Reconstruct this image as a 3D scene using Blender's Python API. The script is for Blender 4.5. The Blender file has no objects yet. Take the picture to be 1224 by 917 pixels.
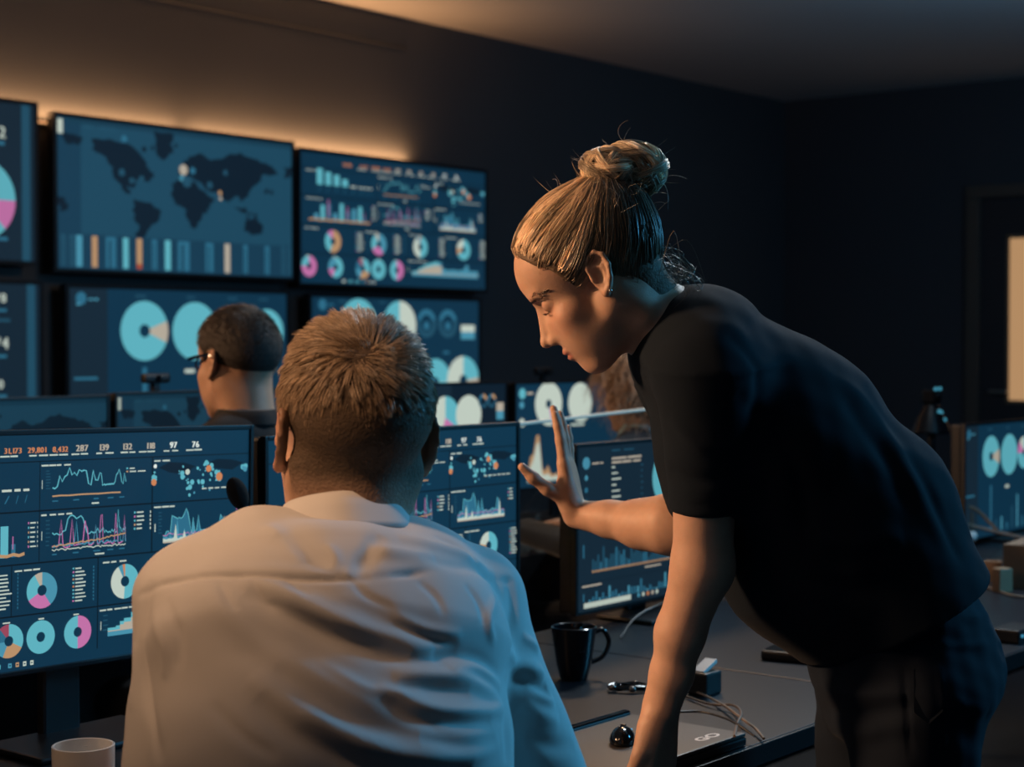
import bpy, bmesh, math, random
import numpy as np
from mathutils import Vector, Matrix, geometry

random.seed(7)
RNG = np.random.default_rng(7)
C = bpy.context.scene.collection
SC = bpy.context.scene

# ------------------------------------------------------------------ camera
F = 2025.0                      # focal length in pixels of the 1224 x 917 frame
PITCH = math.radians(1.372)
CAM = np.array([0.0, 0.0, 1.33])
cd = bpy.data.cameras.new('camera')
cam = bpy.data.objects.new('camera', cd)
C.objects.link(cam)
cam.location = CAM
cam.rotation_euler = (math.radians(90) - PITCH, 0, 0)
cd.sensor_width = 36
cd.lens = 36 * F / 1224
cd.clip_start = 0.05
cd.clip_end = 60
cd.dof.use_dof = True
cd.dof.focus_distance = 2.2
cd.dof.aperture_fstop = 5.8
SC.camera = cam

# ------------------------------------------------------------------ world, exposure, large lights
w = bpy.data.worlds.new('room_air')
SC.world = w
w.use_nodes = True
w.node_tree.nodes['Background'].inputs[0].default_value = (0.20, 0.42, 0.75, 1)
w.node_tree.nodes['Background'].inputs[1].default_value = 0.010
SC.view_settings.view_transform = 'Standard'
SC.view_settings.look = 'None'
SC.view_settings.exposure = 0.0
SC.view_settings.gamma = 1.0
SC.view_settings.use_curve_mapping = False


def area(name, loc, target, size, power, color, size_y=None):
    l = bpy.data.lights.new(name, 'AREA')
    l.energy = power
    l.color = color
    l.size = size
    if size_y:
        l.shape = 'RECTANGLE'
        l.size_y = size_y
    o = bpy.data.objects.new(name, l)
    C.objects.link(o)
    o.location = loc
    o.rotation_euler = (Vector(target) - Vector(loc)).to_track_quat('-Z', 'Y').to_euler()
    return o


def spot(name, loc, target, power, color, half, blend=0.6, radius=0.12):
    l = bpy.data.lights.new(name, 'SPOT')
    l.energy = power
    l.color = color
    l.spot_size = math.radians(2 * half)
    l.spot_blend = blend
    l.shadow_soft_size = radius
    o = bpy.data.objects.new(name, l)
    C.objects.link(o)
    o.location = loc
    o.rotation_euler = (Vector(target) - Vector(loc)).to_track_quat('-Z', 'Y').to_euler()
    return o


WARM = (1.0, 0.56, 0.30)
spot('warm_lamp', (-2.4, 2.25, 2.0), (0.12, 2.42, 1.20), 400, WARM, 14.5, 0.9, 0.2)
area('warm_glow', (-2.2, 1.2, 2.4), (-0.2, 2.1, 0.9), 0.8, 7, WARM)  # weak warm fill, added to lift the mug and its surroundings
spot('second_row_fill', (-2.6, 3.2, 2.2), (-0.2, 4.2, 1.15), 190, WARM, 19, 0.9, 0.2)  # warm spot added to brighten the two seated colleagues
spot('warm_spot', (-1.25, 0.88, 2.95), (-0.37, 1.80, 1.29), 235, WARM, 9.0, 1.0)  # narrow warm spot added for the seated man alone
area('teal_lamp', (3.0, 3.3, 2.1), (0.5, 2.3, 1.1), 0.5, 45, (0.10, 0.55, 1.0))
spot('teal_spot', (2.5, 2.85, 2.3), (0.02, 1.87, 0.98), 115, (0.10, 0.58, 1.0), 7.5, 0.9, 0.2)  # narrow teal spot added to reach only the seated man
area('back_lamp', (1.0, 4.6, 2.9), (0.3, 2.4, 1.2), 0.5, 40, (0.78, 0.91, 1.0))
area('desk_lamp', (0.45, 5.6, 2.75), (0.0, 4.9, 0.72), 0.4, 14, (1.0, 0.62, 0.34))
area('room_fill', (2.6, 7.2, 2.9), (1.9, 11.2, 1.0), 2.5, 22, (0.28, 0.60, 1.0))  # blue fill added to lift the dark far walls
# warm strips behind the top edge of the video wall (their glowing bars are built with the displays)
for a_, b_ in ((-2.4, 0.745), (0.80, 2.255)):
    uu = 4.25 + (a_ + b_) / 2
    su, cu_ = math.sin(math.radians(38.97)), math.cos(math.radians(38.97))
    vv = 5.932
    l_ = area('strip_lamp', (uu * su - vv * cu_, uu * cu_ + vv * su, 2.258), (uu * su - vv * cu_, uu * cu_ + vv * su, 3.2), b_ - a_, 5.6 * (b_ - a_), (1.0, 0.50, 0.22), 0.02)
    l_.rotation_euler = (math.pi, 0, math.pi / 2 - math.radians(38.97))


# ------------------------------------------------------------------ helpers
cp_, sp_ = math.cos(PITCH), math.sin(PITCH)


def ray(px, py):
    dx = (px - 612) / F
    dz = -(py - 458.5) / F
    return np.array([dx, cp_ + dz * sp_, -sp_ + dz * cp_])


def pt(px, py, Y):              # the point seen at (px, py), Y metres in front of the camera
    d = ray(px, py)
    return CAM + d * (Y / d[1])


def onz(px, py, z):             # the point seen at (px, py) on the level z
    d = ray(px, py)
    return CAM + d * ((z - CAM[2]) / d[2])


U = np.array([math.sin(math.radians(38.97)), math.cos(math.radians(38.97)), 0.0])   # along the desks and the video wall
V = np.array([-U[1], U[0], 0.0])                                                    # towards the video wall
ROT_U = math.atan2(U[1], U[0])
Z = np.array([0.0, 0.0, 1.0])


def uv(u, v, z=0.0):
    return U * u + V * v + Z * z


def nrm(a):
    a = np.asarray(a, float)
    return a / np.linalg.norm(a)


def s2l(c):
    return tuple((x / 12.92 if x <= 0.04045 else ((x + 0.055) / 1.055) ** 2.4) for x in [v / 255 for v in c])


MATS = {}


def mat(name, color, rough=0.6, metal=0.0, emit=None, spec=0.5, noise=None, bump=None, sheen=0.0, attr=None, trans=0.0, coat=0.0, sss=0.0):
    """procedural principled material; noise=(scale, amount) varies the colour, bump=(scale, strength) the relief"""
    if name in MATS:
        return MATS[name]
    m = bpy.data.materials.new(name)
    m.use_nodes = True
    nt = m.node_tree
    b = nt.nodes['Principled BSDF']
    b.inputs['Base Color'].default_value = (*color, 1)
    b.inputs['Roughness'].default_value = rough
    b.inputs['Metallic'].default_value = metal
    b.inputs['Specular IOR Level'].default_value = spec
    b.inputs['Transmission Weight'].default_value = trans
    b.inputs['Coat Weight'].default_value = coat
    if sheen:
        b.inputs['Sheen Weight'].default_value = sheen
        b.inputs['Sheen Roughness'].default_value = 0.45
    if sss:
        b.inputs['Subsurface Weight'].default_value = sss
        b.inputs['Subsurface Radius'].default_value = (0.012, 0.004, 0.002)
        b.inputs['Subsurface Scale'].default_value = 0.6
    if emit:
        b.inputs['Emission Color'].default_value = (*emit, 1)
        b.inputs['Emission Strength'].default_value = 1.0
    tc = None
    if noise or bump:
        tc = nt.nodes.new('ShaderNodeTexCoord')
    src = None
    if attr:
        a = nt.nodes.new('ShaderNodeAttribute')
        a.attribute_name = attr
        src = a.outputs['Color']
    if noise:
        n = nt.nodes.new('ShaderNodeTexNoise')
        n.inputs['Scale'].default_value = noise[0]
        n.inputs['Detail'].default_value = 4
        nt.links.new(tc.outputs['Object'], n.inputs['Vector'])
        mr = nt.nodes.new('ShaderNodeMapRange')
        mr.inputs['To Min'].default_value = 1 - noise[1]
        mr.inputs['To Max'].default_value = 1 + noise[1]
        nt.links.new(n.outputs['Fac'], mr.inputs['Value'])
        mx = nt.nodes.new('ShaderNodeMix')
        mx.data_type = 'RGBA'
        mx.blend_type = 'MULTIPLY'
        mx.inputs['Factor'].default_value = 1
        if src:
            nt.links.new(src, mx.inputs['A'])
        else:
            mx.inputs['A'].default_value = (*color, 1)
        nt.links.new(mr.outputs['Result'], mx.inputs['B'])
        src = mx.outputs['Result']
    if src:
        nt.links.new(src, b.inputs['Base Color'])
    if bump:
        n2 = nt.nodes.new('ShaderNodeTexNoise')
        n2.inputs['Scale'].default_value = bump[0]
        n2.inputs['Detail'].default_value = 3
        nt.links.new(tc.outputs['Object'], n2.inputs['Vector'])
        bp = nt.nodes.new('ShaderNodeBump')
        bp.inputs['Strength'].default_value = bump[1]
        bp.inputs['Distance'].default_value = 0.002
        nt.links.new(n2.outputs['Fac'], bp.inputs['Height'])
        nt.links.new(bp.outputs['Normal'], b.inputs['Normal'])
    MATS[name] = m
    return m


def glow(name, rgb, k=1.0):     # the light of a lit display or pane, given as the display colour
    c = tuple(x * k for x in s2l(rgb))
    return mat(name, (0.004, 0.004, 0.004), 0.35, emit=c, spec=0.3)


def mesh_obj(name, verts, faces, m, parent=None, smooth=False, mats=None, midx=None):
    me = bpy.data.meshes.new(name)
    me.from_pydata([tuple(v) for v in verts], [], [tuple(f) for f in faces])
    for mm in (mats or [m]):
        me.materials.append(mm)
    if midx is not None:
        me.polygons.foreach_set('material_index', np.asarray(midx, np.int32))
    if smooth:
        me.polygons.foreach_set('use_smooth', np.ones(len(me.polygons), bool))
    me.update()
    o = bpy.data.objects.new(name, me)
    C.objects.link(o)
    if parent:
        o.parent = parent
    return o


def quick_mesh(name, V_, Q, m, parent=None, colors=None):
    """numpy verts (n,3) and quads or tris (f,k) to a smooth mesh object"""
    me = bpy.data.meshes.new(name)
    V_ = np.ascontiguousarray(V_, np.float32)
    Q = np.ascontiguousarray(Q, np.int32)
    k = Q.shape[1]
    me.vertices.add(len(V_))
    me.vertices.foreach_set('co', V_.ravel())
    me.loops.add(Q.size)
    me.loops.foreach_set('vertex_index', Q.ravel())
    me.polygons.add(len(Q))
    me.polygons.foreach_set('loop_start', np.arange(0, Q.size, k, dtype=np.int32))
    me.polygons.foreach_set('use_smooth', np.ones(len(Q), bool))
    me.update(calc_edges=True)
    me.materials.append(m)
    if colors is not None:
        a = me.attributes.new('tint', 'FLOAT_COLOR', 'POINT')
        cc = np.ones((len(V_), 4), np.float32)
        cc[:, :3] = colors
        a.data.foreach_set('color', cc.ravel())
    o = bpy.data.objects.new(name, me)
    C.objects.link(o)
    if parent:
        o.parent = parent
    return o


class MB:
    """collects shapes of one part in a bmesh, in the local frame of its thing"""
    def __init__(s):
        s.bm = bmesh.new()

    def box(s, c, size, rz=0.0, bevel=0.0, rot=None):
        mtx = Matrix.Translation(Vector(c)) @ (rot.to_4x4() if rot else Matrix.Rotation(rz, 4, 'Z')) @ Matrix.Diagonal((*size, 1))
        r = bmesh.ops.create_cube(s.bm, size=1, matrix=mtx)
        if bevel:
            es = list({e for v in r['verts'] for e in v.link_edges})
            bmesh.ops.bevel(s.bm, geom=es, offset=bevel, segments=2, affect='EDGES', profile=0.6)
        return s

    def tube(s, pts, r, seg=8, caps=True):
        pts = [Vector(p) for p in pts]
        rs = r if isinstance(r, (list, tuple)) else [r] * len(pts)
        rings = []
        prev = None
        for i, p in enumerate(pts):
            t = (pts[min(i + 1, len(pts) - 1)] - pts[max(i - 1, 0)]).normalized()
            if prev is None:
                prev = t.orthogonal().normalized()
            n = (prev - t * prev.dot(t)).normalized()
            prev = n
            b = t.cross(n)
            rings.append([s.bm.verts.new(p + (n * math.cos(a) + b * math.sin(a)) * rs[i]) for a in [2 * math.pi * k / seg for k in range(seg)]])
        for a, b in zip(rings, rings[1:]):
            for k in range(seg):
                s.bm.faces.new((a[k], a[(k + 1) % seg], b[(k + 1) % seg], b[k]))
        if caps:
            s.bm.faces.new(rings[0][::-1])
            s.bm.faces.new(rings[-1])
        return s

    def lathe(s, c, prof, seg=32, caps=True):
        c = Vector(c)
        rings = [[s.bm.verts.new(c + Vector((r * math.cos(2 * math.pi * k / seg), r * math.sin(2 * math.pi * k / seg), z))) for k in range(seg)] for r, z in prof]
        for a, b in zip(rings, rings[1:]):
            for k in range(seg):
                s.bm.faces.new((a[k], a[(k + 1) % seg], b[(k + 1) % seg], b[k]))
        if caps:
            s.bm.faces.new(rings[0][::-1])
            s.bm.faces.new(rings[-1])
        return s

    def sphere(s, c, r, sc=(1, 1, 1), rot=None, seg=16):
        mtx = Matrix.Translation(Vector(c)) @ (rot.to_4x4() if rot else Matrix.Identity(4)) @ Matrix.Diagonal((*sc, 1))
        bmesh.ops.create_uvsphere(s.bm, u_segments=seg, v_segments=max(6, seg // 2), radius=r, matrix=mtx)
        return s

    def out(s, name, m, parent=None, smooth=False):
        bmesh.ops.recalc_face_normals(s.bm, faces=s.bm.faces[:])
        me = bpy.data.meshes.new(name)
        s.bm.to_mesh(me)
        s.bm.free()
        me.materials.append(m)
        if smooth:
            me.polygons.foreach_set('use_smooth', np.ones(len(me.polygons), bool))
            me.set_sharp_from_angle(angle=math.radians(40))
        o = bpy.data.objects.new(name, me)
        C.objects.link(o)
        if parent:
            o.parent = parent
        return o


def thing(name, label, cat, loc=(0, 0, 0), rz=0.0, group=None):
    o = bpy.data.objects.new(name, None)
    o.empty_display_size = 0.05
    C.objects.link(o)
    o.location = tuple(loc)
    o.rotation_euler = (0, 0, rz)
    o['label'] = label
    o['category'] = cat
    if group:
        o['group'] = group
    return o


def tag(o, label, cat, group=None):
    o['label'] = label
    o['category'] = cat
    if group:
        o['group'] = group
    return o


def struct(o):
    o['kind'] = 'structure'
    return o


def spline(pts, n=6):
    """Catmull-Rom through the points"""
    P = [np.asarray(p, float) for p in pts]
    P = [2 * P[0] - P[1]] + P + [2 * P[-1] - P[-2]]
    out = []
    for i in range(1, len(P) - 2):
        for k in range(n):
            t = k / n
            out.append(0.5 * ((2 * P[i]) + (-P[i - 1] + P[i + 1]) * t + (2 * P[i - 1] - 5 * P[i] + 4 * P[i + 1] - P[i + 2]) * t * t + (-P[i - 1] + 3 * P[i] - 3 * P[i + 1] + P[i + 2]) * t ** 3))
    out.append(P[-2])
    return out


# ------------------------------------------------------------------ room
VW = 5.97          # v of the video wall
UR = 10.40         # u of the right wall
ZC = 3.01          # ceiling
V0, U0 = -3.6, -4.2
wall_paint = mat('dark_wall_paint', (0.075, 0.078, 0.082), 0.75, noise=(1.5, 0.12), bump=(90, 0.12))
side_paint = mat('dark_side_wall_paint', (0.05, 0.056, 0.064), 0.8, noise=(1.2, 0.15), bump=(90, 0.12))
ceil_paint = mat('pale_ceiling_paint', (0.72, 0.70, 0.67), 0.9, noise=(0.8, 0.06), bump=(60, 0.1))
carpet = mat('grey_carpet', (0.030, 0.040, 0.052), 0.95, noise=(180, 0.35), bump=(300, 0.5))


def slab(name, u0, u1, v0, v1, z0, z1, m):
    o = MB().box(((u0 + u1) / 2, (v0 + v1) / 2, (z0 + z1) / 2), (u1 - u0, v1 - v0, z1 - z0)).out(name, m)
    o.rotation_euler = (0, 0, ROT_U)
    return struct(o)


slab('floor', U0, UR, V0, VW, -0.1, 0, carpet)
slab('ceiling', U0 - .1, UR + .1, V0 - .1, VW + .1, ZC, ZC + 0.1, ceil_paint)
slab('wall_front', U0 - .1, UR + .1, VW, VW + 0.1, -0.1, ZC, wall_paint)
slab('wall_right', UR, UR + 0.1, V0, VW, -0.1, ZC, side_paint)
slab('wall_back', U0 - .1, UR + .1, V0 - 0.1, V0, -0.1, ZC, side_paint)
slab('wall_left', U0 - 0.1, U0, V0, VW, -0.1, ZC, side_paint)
slab('baseboard_right', UR - 0.015, UR, V0, VW, 0.0, 0.09, mat('black_skirting', (0.01, 0.011, 0.013), 0.5))
slab('baseboard_front', U0, UR - 0.016, VW - 0.015, VW, 0.0, 0.09, MATS['black_skirting'])
slab('trim_1', U0, 6.5, VW - 0.02, VW, ZC - 0.16, ZC - 0.145, mat('trim_paint', (0.05, 0.05, 0.05), 0.5))
# ------------------------------------------------------------------ door in the right wall
def on_right_wall(px):
    k = (px - 612) / F
    # point with dot U = UR on the ray
    t = UR / (k * U[0] + U[1])
    return np.array([k * t, t, 0.0])


pD = on_right_wall(1158)
pG = on_right_wall(1206)
v_frame = float(pD @ V)
v_glass = float(pG @ V)
door = bpy.data.objects.new('door_1', None)
C.objects.link(door)
door.location = tuple(uv(UR, v_frame))
door.rotation_euler = (0, 0, ROT_U)
struct(door)
frame_m = mat('door_frame_paint', (0.09, 0.075, 0.06), 0.45)
leaf_m = mat('door_leaf_paint', (0.022, 0.027, 0.033), 0.5, noise=(3, 0.1))
dw = 1.02
fm = MB()
fm.box((-0.03, -0.045, 1.13), (0.06, 0.09, 2.26), bevel=0.006)
fm.out('door_jamb', frame_m, door)
MB().box((-0.03, -dw + 0.045, 1.13), (0.06, 0.09, 2.26), bevel=0.006).out('door_jamb', frame_m, door)
MB().box((-0.03, -dw / 2, 2.30), (0.06, dw, 0.08), bevel=0.006).out('door_head', frame_m, door)
dz0, dz1 = 0.955, 2.005
gx = v_glass - v_frame          # start of the pane along v (negative)
gw = -(dw - 0.09 - 0.12) - gx
leaf = MB()
lt = 0.02
leaf.box((-0.012, (-0.09 + gx) / 2, 1.125), (lt, abs(gx + 0.09), 2.25))
leaf.box((-0.012, (gx + gw - dw + 0.09) / 2, 1.125), (lt, abs(dw - 0.09 + gx + gw), 2.25))
leaf.box((-0.012, gx + gw / 2, dz0 / 2), (lt, abs(gw), dz0))
leaf.box((-0.012, gx + gw / 2, (dz1 + 2.25) / 2), (lt, abs(gw), 2.25 - dz1))
leaf.out('door_leaf', leaf_m, door)
bd = MB()
for sgn in (0, 1):
    bd.box((-0.026, gx + gw * sgn, (dz0 + dz1) / 2), (0.012, 0.022, dz1 - dz0 + 0.022), bevel=0.004)
    bd.box((-0.026, gx + gw / 2, dz0 + (dz1 - dz0) * sgn), (0.012, abs(gw) + 0.022, 0.022), bevel=0.004)
bd.out('glazing_bead', mat('bead_paint', (0.25, 0.17, 0.1), 0.5), door)
MB().box((-0.010, gx + gw / 2, (dz0 + dz1) / 2), (0.006, abs(gw), dz1 - dz0)).out('lit_pane', glow('warm_lit_pane', (178, 138, 98)), door)
MB().tube([(-0.025, -0.17, 1.02), (-0.075, -0.17, 1.02), (-0.075, -0.29, 1.02)], 0.009).out('door_handle', mat('brushed_steel', (0.5, 0.5, 0.5), 0.35, 1.0), door)

# ------------------------------------------------------------------ display graphics
PAL = {
    'bg': (15, 50, 72), 'bgdim': (22, 40, 54), 'line': (10, 22, 32), 'cyan': (94, 176, 190), 'teal': (72, 143, 168), 'mid': (45, 105, 132),
    'dim': (34, 78, 100), 'faint': (24, 60, 80), 'cream': (190, 202, 190), 'sand': (178, 168, 152), 'tan': (182, 142, 104), 'orange': (200, 128, 84),
    'pink': (192, 112, 165), 'white': (222, 230, 222), 'land': (14, 30, 44), 'ocean': (30, 72, 94), 'red': (160, 74, 52), 'rose': (150, 70, 90),
}
TINT = {'ocean2': (24, 60, 82)}
PAL.update(TINT)
GLYPH = {}


def glyph(ch):
    if ch not in GLYPH:
        cu = bpy.data.curves.new('glyph', 'FONT')
        cu.body = ch
        cu.resolution_u = 3
        ob = bpy.data.objects.new('glyph', cu)
        me = ob.to_mesh()
        me.calc_loop_triangles()
        vs = [(v.co.x, v.co.y) for v in me.vertices]
        ts = [tuple(t.vertices) for t in me.loop_triangles]
        ob.to_mesh_clear()
        bpy.data.objects.remove(ob)
        bpy.data.curves.remove(cu)
        adv = max([v[0] for v in vs], default=0.25) + 0.08
        GLYPH[ch] = (vs, ts, adv)
    return GLYPH[ch]


class G:
    """flat print of one display: u to the right, v down, both 0..1; w, h in metres"""
    def __init__(s, w, h, k=1.0):
        s.w, s.h, s.k = w, h, k
        s.v, s.f, s.m, s.names = [], [], [], []
        s.layer = 0

    def _col(s, c):
        if c not in s.names:
            s.names.append(c)
        return s.names.index(c)

    def _add(s, pts, faces, c):
        s.layer += 1
        y = -0.0004 - 0.0000035 * s.layer
        b = len(s.v)
        s.v += [((u - 0.5) * s.w, y, (0.5 - v) * s.h) for u, v in pts]
        ci = s._col(c)
        for f in faces:
            s.f.append(tuple(i + b for i in f))
            s.m.append(ci)

    def rect(s, u0, v0, u1, v1, c):
        s._add([(u0, v0), (u1, v0), (u1, v1), (u0, v1)], [(3, 2, 1, 0)], c)

    def poly(s, pts, c):
        tris = geometry.tessellate_polygon([[Vector((x, y, 0)) for x, y in pts]])
        s._add(pts, [tuple(t) for t in tris], c)

    def donut(s, u, v, r, secs, hole=0.2, n=36, hole_c=None):
        """r as a share of the width; secs = [(share, colour)] clockwise from the top"""
        ar = s.w / s.h
        a = 0.0
        tot = sum(x for x, _ in secs)
        for sh, c in secs:
            a1 = a + 2 * math.pi * sh / tot
            k = max(2, int(n * sh / tot))
            pts, fs = [], []
            for i in range(k + 1):
                t = a + (a1 - a) * i / k
                for rr in (r, r * hole):
                    pts.append((u + rr * math.sin(t), v - rr * math.cos(t) * ar))
            for i in range(k):
                fs.append((2 * i, 2 * i + 1, 2 * i + 3, 2 * i + 2))
            s._add(pts, fs, c)
            a = a1

    def disc(s, u, v, r, c, n=14):
        s.donut(u, v, r, [(1, c)], 0.0, n)

    def line(s, pts, wd, c):
        """polyline of width wd (share of the height)"""
        ar = s.w / s.h
        P, fs = [], []
        for i, (u, v) in enumerate(pts):
            a = pts[max(0, i - 1)]
            b = pts[min(len(pts) - 1, i + 1)]
            dx, dy = (b[0] - a[0]) * ar, b[1] - a[1]
            L = math.hypot(dx, dy) or 1
            nx, ny = -dy / L * wd / 2 / ar, dx / L * wd / 2
            P += [(u + nx, v + ny), (u - nx, v - ny)]
        for i in range(len(pts) - 1):
            fs.append((2 * i, 2 * i + 2, 2 * i + 3, 2 * i + 1))
        s._add(P, fs, c)

    def area(s, pts, base, c):
        P, fs = [], []
        for u, v in pts:
            P += [(u, v), (u, base)]
        for i in range(len(pts) - 1):
            fs.append((2 * i, 2 * i + 1, 2 * i + 3, 2 * i + 2))
        s._add(P, fs, c)

    def text(s, st, u, v, hgt, c, center=True, bold=0.0):
        """v is the base line; hgt the capital height as a share of the display height"""
        sc = hgt * s.h / 0.72
        W = sum(glyph(ch)[2] for ch in st) * sc / s.w
        x = u - W / 2 if center else u
        for ch in st:
            vs, ts, adv = glyph(ch)
            for ox in ((0, bold) if bold else (0,)):
                s._add([(x + (a + ox) * sc / s.w, v - b * sc / s.h) for a, b in vs], ts, c)
            x += adv * sc / s.w

    def words(s, u, v, wd, c, hgt=0.010, n=None):
        """a line of print too small to read"""
        n = n or max(1, int(wd / 0.018))
        x = u
        rr = random.Random(int(u * 9999 + v * 777))
        for i in range(n):
            ww = wd / n * rr.uniform(0.6, 0.96)
            s.rect(x, v - hgt * .34 * rr.uniform(0.8, 1.1), x + ww, v + hgt * .34, c)
            x += wd / n

    def out(s, parent, name='dashboard_print'):
        mats = [glow('display_%s_%.2f' % (c, s.k), PAL[c], s.k) for c in s.names]
        return mesh_obj(name, s.v, s.f, None, parent, mats=mats, midx=s.m)


def wiggle(n, seed, base, amp, spikes=()):
    r = random.Random(seed)
    ys = [base + r.uniform(-amp, amp) for _ in range(n)]
    for i, h in spikes:
        ys[i % n] = h
    return ys


UO = [0, .2355, .345, .36, .385, .51, .635, .70, .735, .94, 1]
VO = [0, .093, .107, .165, .36, .56, .765, 1]
VN = [0, .077, .089, .114, .3275, .551, .77, 1]


def px_u(x):                    # place of a picture column across the left near display
    k = (x - 612) / F
    return 1 + ((k * 2.84 + .437) / (.6289 - .7775 * k) + .008) / .674


UN = [0] + [px_u(x) for x in (10, 46, 49.5, 61, 117, 149, 181, 194, 275)] + [1]


class GD(G):
    """the dashboard's print, its layout fitted to the columns and rows seen in the photograph"""
    def _add(s, pts, faces, c):
        super()._add([(float(np.interp(a, UO, UN)), float(np.interp(b, VO, VN))) for a, b in pts], faces, c)

    def donut(s, u, v, r, secs, hole=0.2, n=36, hole_c=None):
        u1, v1 = float(np.interp(u, UO, UN)), float(np.interp(v, VO, VN))
        f, s._add = s._add, lambda p, q, c: G._add(s, p, q, c)
        G.donut(s, u1, v1, r, secs, hole, n)
        s._add = f


    def text(s, st, u, v, hgt, c, center=True, bold=0.0):
        u1, v1 = float(np.interp(u, UO, UN)), float(np.interp(v, VO, VN))
        f, s._add = s._add, lambda p, q, c_: G._add(s, p, q, c_)
        G.text(s, st, u1, v1, hgt, c, center, bold)
        s._add = f

    def words(s, u, v, wd, c, hgt=0.010, n=None):
        u1, v1 = float(np.interp(u, UO, UN)), float(np.interp(v, VO, VN))
        f, s._add = s._add, lambda p, q, c_: G._add(s, p, q, c_)
        G.words(s, u1, v1, wd * .94, c, hgt, n)
        s._add = f


def g_dashboard(g0):
    g = GD(g0.w, g0.h, g0.k)
    draw_dashboard(g)
    g0.v, g0.f, g0.m, g0.names = g.v, g.f, g.m, g.names


def draw_dashboard(g):
    """the busy operations dashboard shown on several displays"""
    g.rect(0, 0, 1, 1, 'bg')
    for y in (0.165, 0.36, 0.56, 0.765):
        g.rect(0, y - 0.003, 1, y + 0.003, 'line')
    nums = [('31,173', 'orange'), ('29,801', 'orange'), ('8,432', 'orange'), ('287', 'sand'), ('139', 'sand'), ('132', 'sand'), ('118', 'sand'), ('97', 'white'), ('76', 'white')]
    inv = lambda x: float(np.interp(px_u(x), UN, UO))
    xs = [inv(x) for x in (13, 42, 70, 96, 122, 150, 178, 205.5, 232)]
    g.text('34,106', 0.175, 0.093, 0.026, 'orange', bold=0.11)
    for (t, c), x in zip(nums, xs):
        g.text(t, x, 0.093, 0.029 if ',' not in t else 0.0245, c, bold=0.10)
        g.words(x - 0.028, 0.107, 0.054, 'cream', 0.010)
    # column rules
    for x, y0, y1 in ((0.345, 0.165, 0.56), (0.70, 0.165, 0.56), (0.245, 0.56, 0.765), (0.51, 0.56, 0.99), (0.77, 0.56, 0.765)):
        g.rect(x - 0.0017, y0, x + 0.0017, y1, 'line')
    # first row: bars, line chart, bubble map
    g.words(0.02, 0.185, 0.08, 'cream')
    for i, h in enumerate((0.11, 0.09, 0.075, 0.05, 0.006, 0.005, 0.006, 0.005)):
        x = 0.06 + i * 0.032
        g.rect(x, 0.275 - h, x + 0.022, 0.279, 'cyan' if h > .01 else 'cream')
        g.line([(x + 0.006, 0.325), (x + 0.014, 0.295)], 0.004, 'mid')
    g.words(0.352, 0.183, 0.085, 'cream')
    for k in range(7):
        g.words(0.368, 0.205 + k * 0.0115, 0.014, 'dim', 0.006, 1)
    g.rect(0.3545, 0.24, 0.3575, 0.275, 'cream')
    ys = [.272, .276, .268, .225, .25, .23, .224, .195, .225, .215, .228, .205, .212, .208, .21, .262, .27, .21, .25, .25, .222, .224, .274, .268, .272, .27, .27, .269, .27, .268, .27, .262, .232, .226, .21, .232, .262, .272, .227, .262]
    g.line([(0.385 + i * 0.0064, y) for i, y in enumerate(ys)], 0.006, 'cyan')
    g.line([(0.385 + i * 0.0226, 0.305 + random.Random(i).uniform(-.001, .001)) for i in range(11)], 0.006, 'tan')
    for k in range(5):
        g.words(0.385 + k * 0.055, 0.325, 0.022, 'mid', 0.008, 1)
    g.words(0.49, 0.343, 0.034, 'cream', 0.010, 1)
    for k, c in enumerate(('cyan', 'tan')):
        g.rect(0.636, 0.205 + k * 0.013, 0.640, 0.212 + k * 0.013, c)
        g.words(0.644, 0.209 + k * 0.013, 0.02 + .03 * k, 'cream', 0.008)
    g.words(0.705, 0.183, 0.052, 'cream')
    for (a, b, ww, hh) in ((0.72, 0.19, 0.11, 0.055), (0.86, 0.185, 0.12, 0.05)):
        g.poly([(a, b + hh * .4), (a + ww * .3, b), (a + ww * .7, b + hh * .1), (a + ww, b + hh * .4), (a + ww * .7, b + hh), (a + ww * .3, b + hh * .8)], 'land')
    r = random.Random(5)
    for (cx, cy, nn, sp) in ((0.790, 0.245, 8, 0.012), (0.862, 0.225, 16, 0.020), (0.895, 0.25, 8, 0.016), (0.855, 0.275, 8, 0.022), (0.815, 0.285, 7, 0.016), (0.985, 0.235, 7, 0.006), (0.708, 0.25, 6, 0.006)):
        for _ in range(nn):
            g.disc(cx + r.gauss(0, sp * .6), min(.335, max(.20, cy + r.gauss(0, sp * 1.1))), r.choice((0.002, 0.003, 0.004, 0.0065)), r.choice(('cyan', 'cyan', 'teal')))
    for (cx, cy, rr, c) in ((0.870, 0.225, 0.0085, 'orange'), (0.903, 0.262, 0.0105, 'orange'), (0.704, 0.272, 0.008, 'orange'), (0.806, 0.235, 0.007, 'cream'), (0.708, 0.205, 0.005, 'white')):
        g.disc(cx, cy, rr, c)
    g.words(0.85, 0.31, 0.13, 'cream', 0.009)
    # second row
    g.words(0.02, 0.38, 0.09, 'cream')
    for i, h in enumerate((.05, .11, .12, .06, .13, .08, .10, .12, .05)):
        x = 0.05 + i * 0.024
        g.rect(x, 0.53 - h, x + 0.015, 0.53, ('teal', 'cyan', 'mid')[i % 3])
        if i % 3 == 2:
            g.rect(x + 0.004, 0.53 - h - 0.03, x + 0.007, 0.5, 'pink')
    g.line([(0.03 + i * 0.02, 0.525 - 0.006 * (i % 2)) for i in range(14)], 0.012, 'tan')
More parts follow.
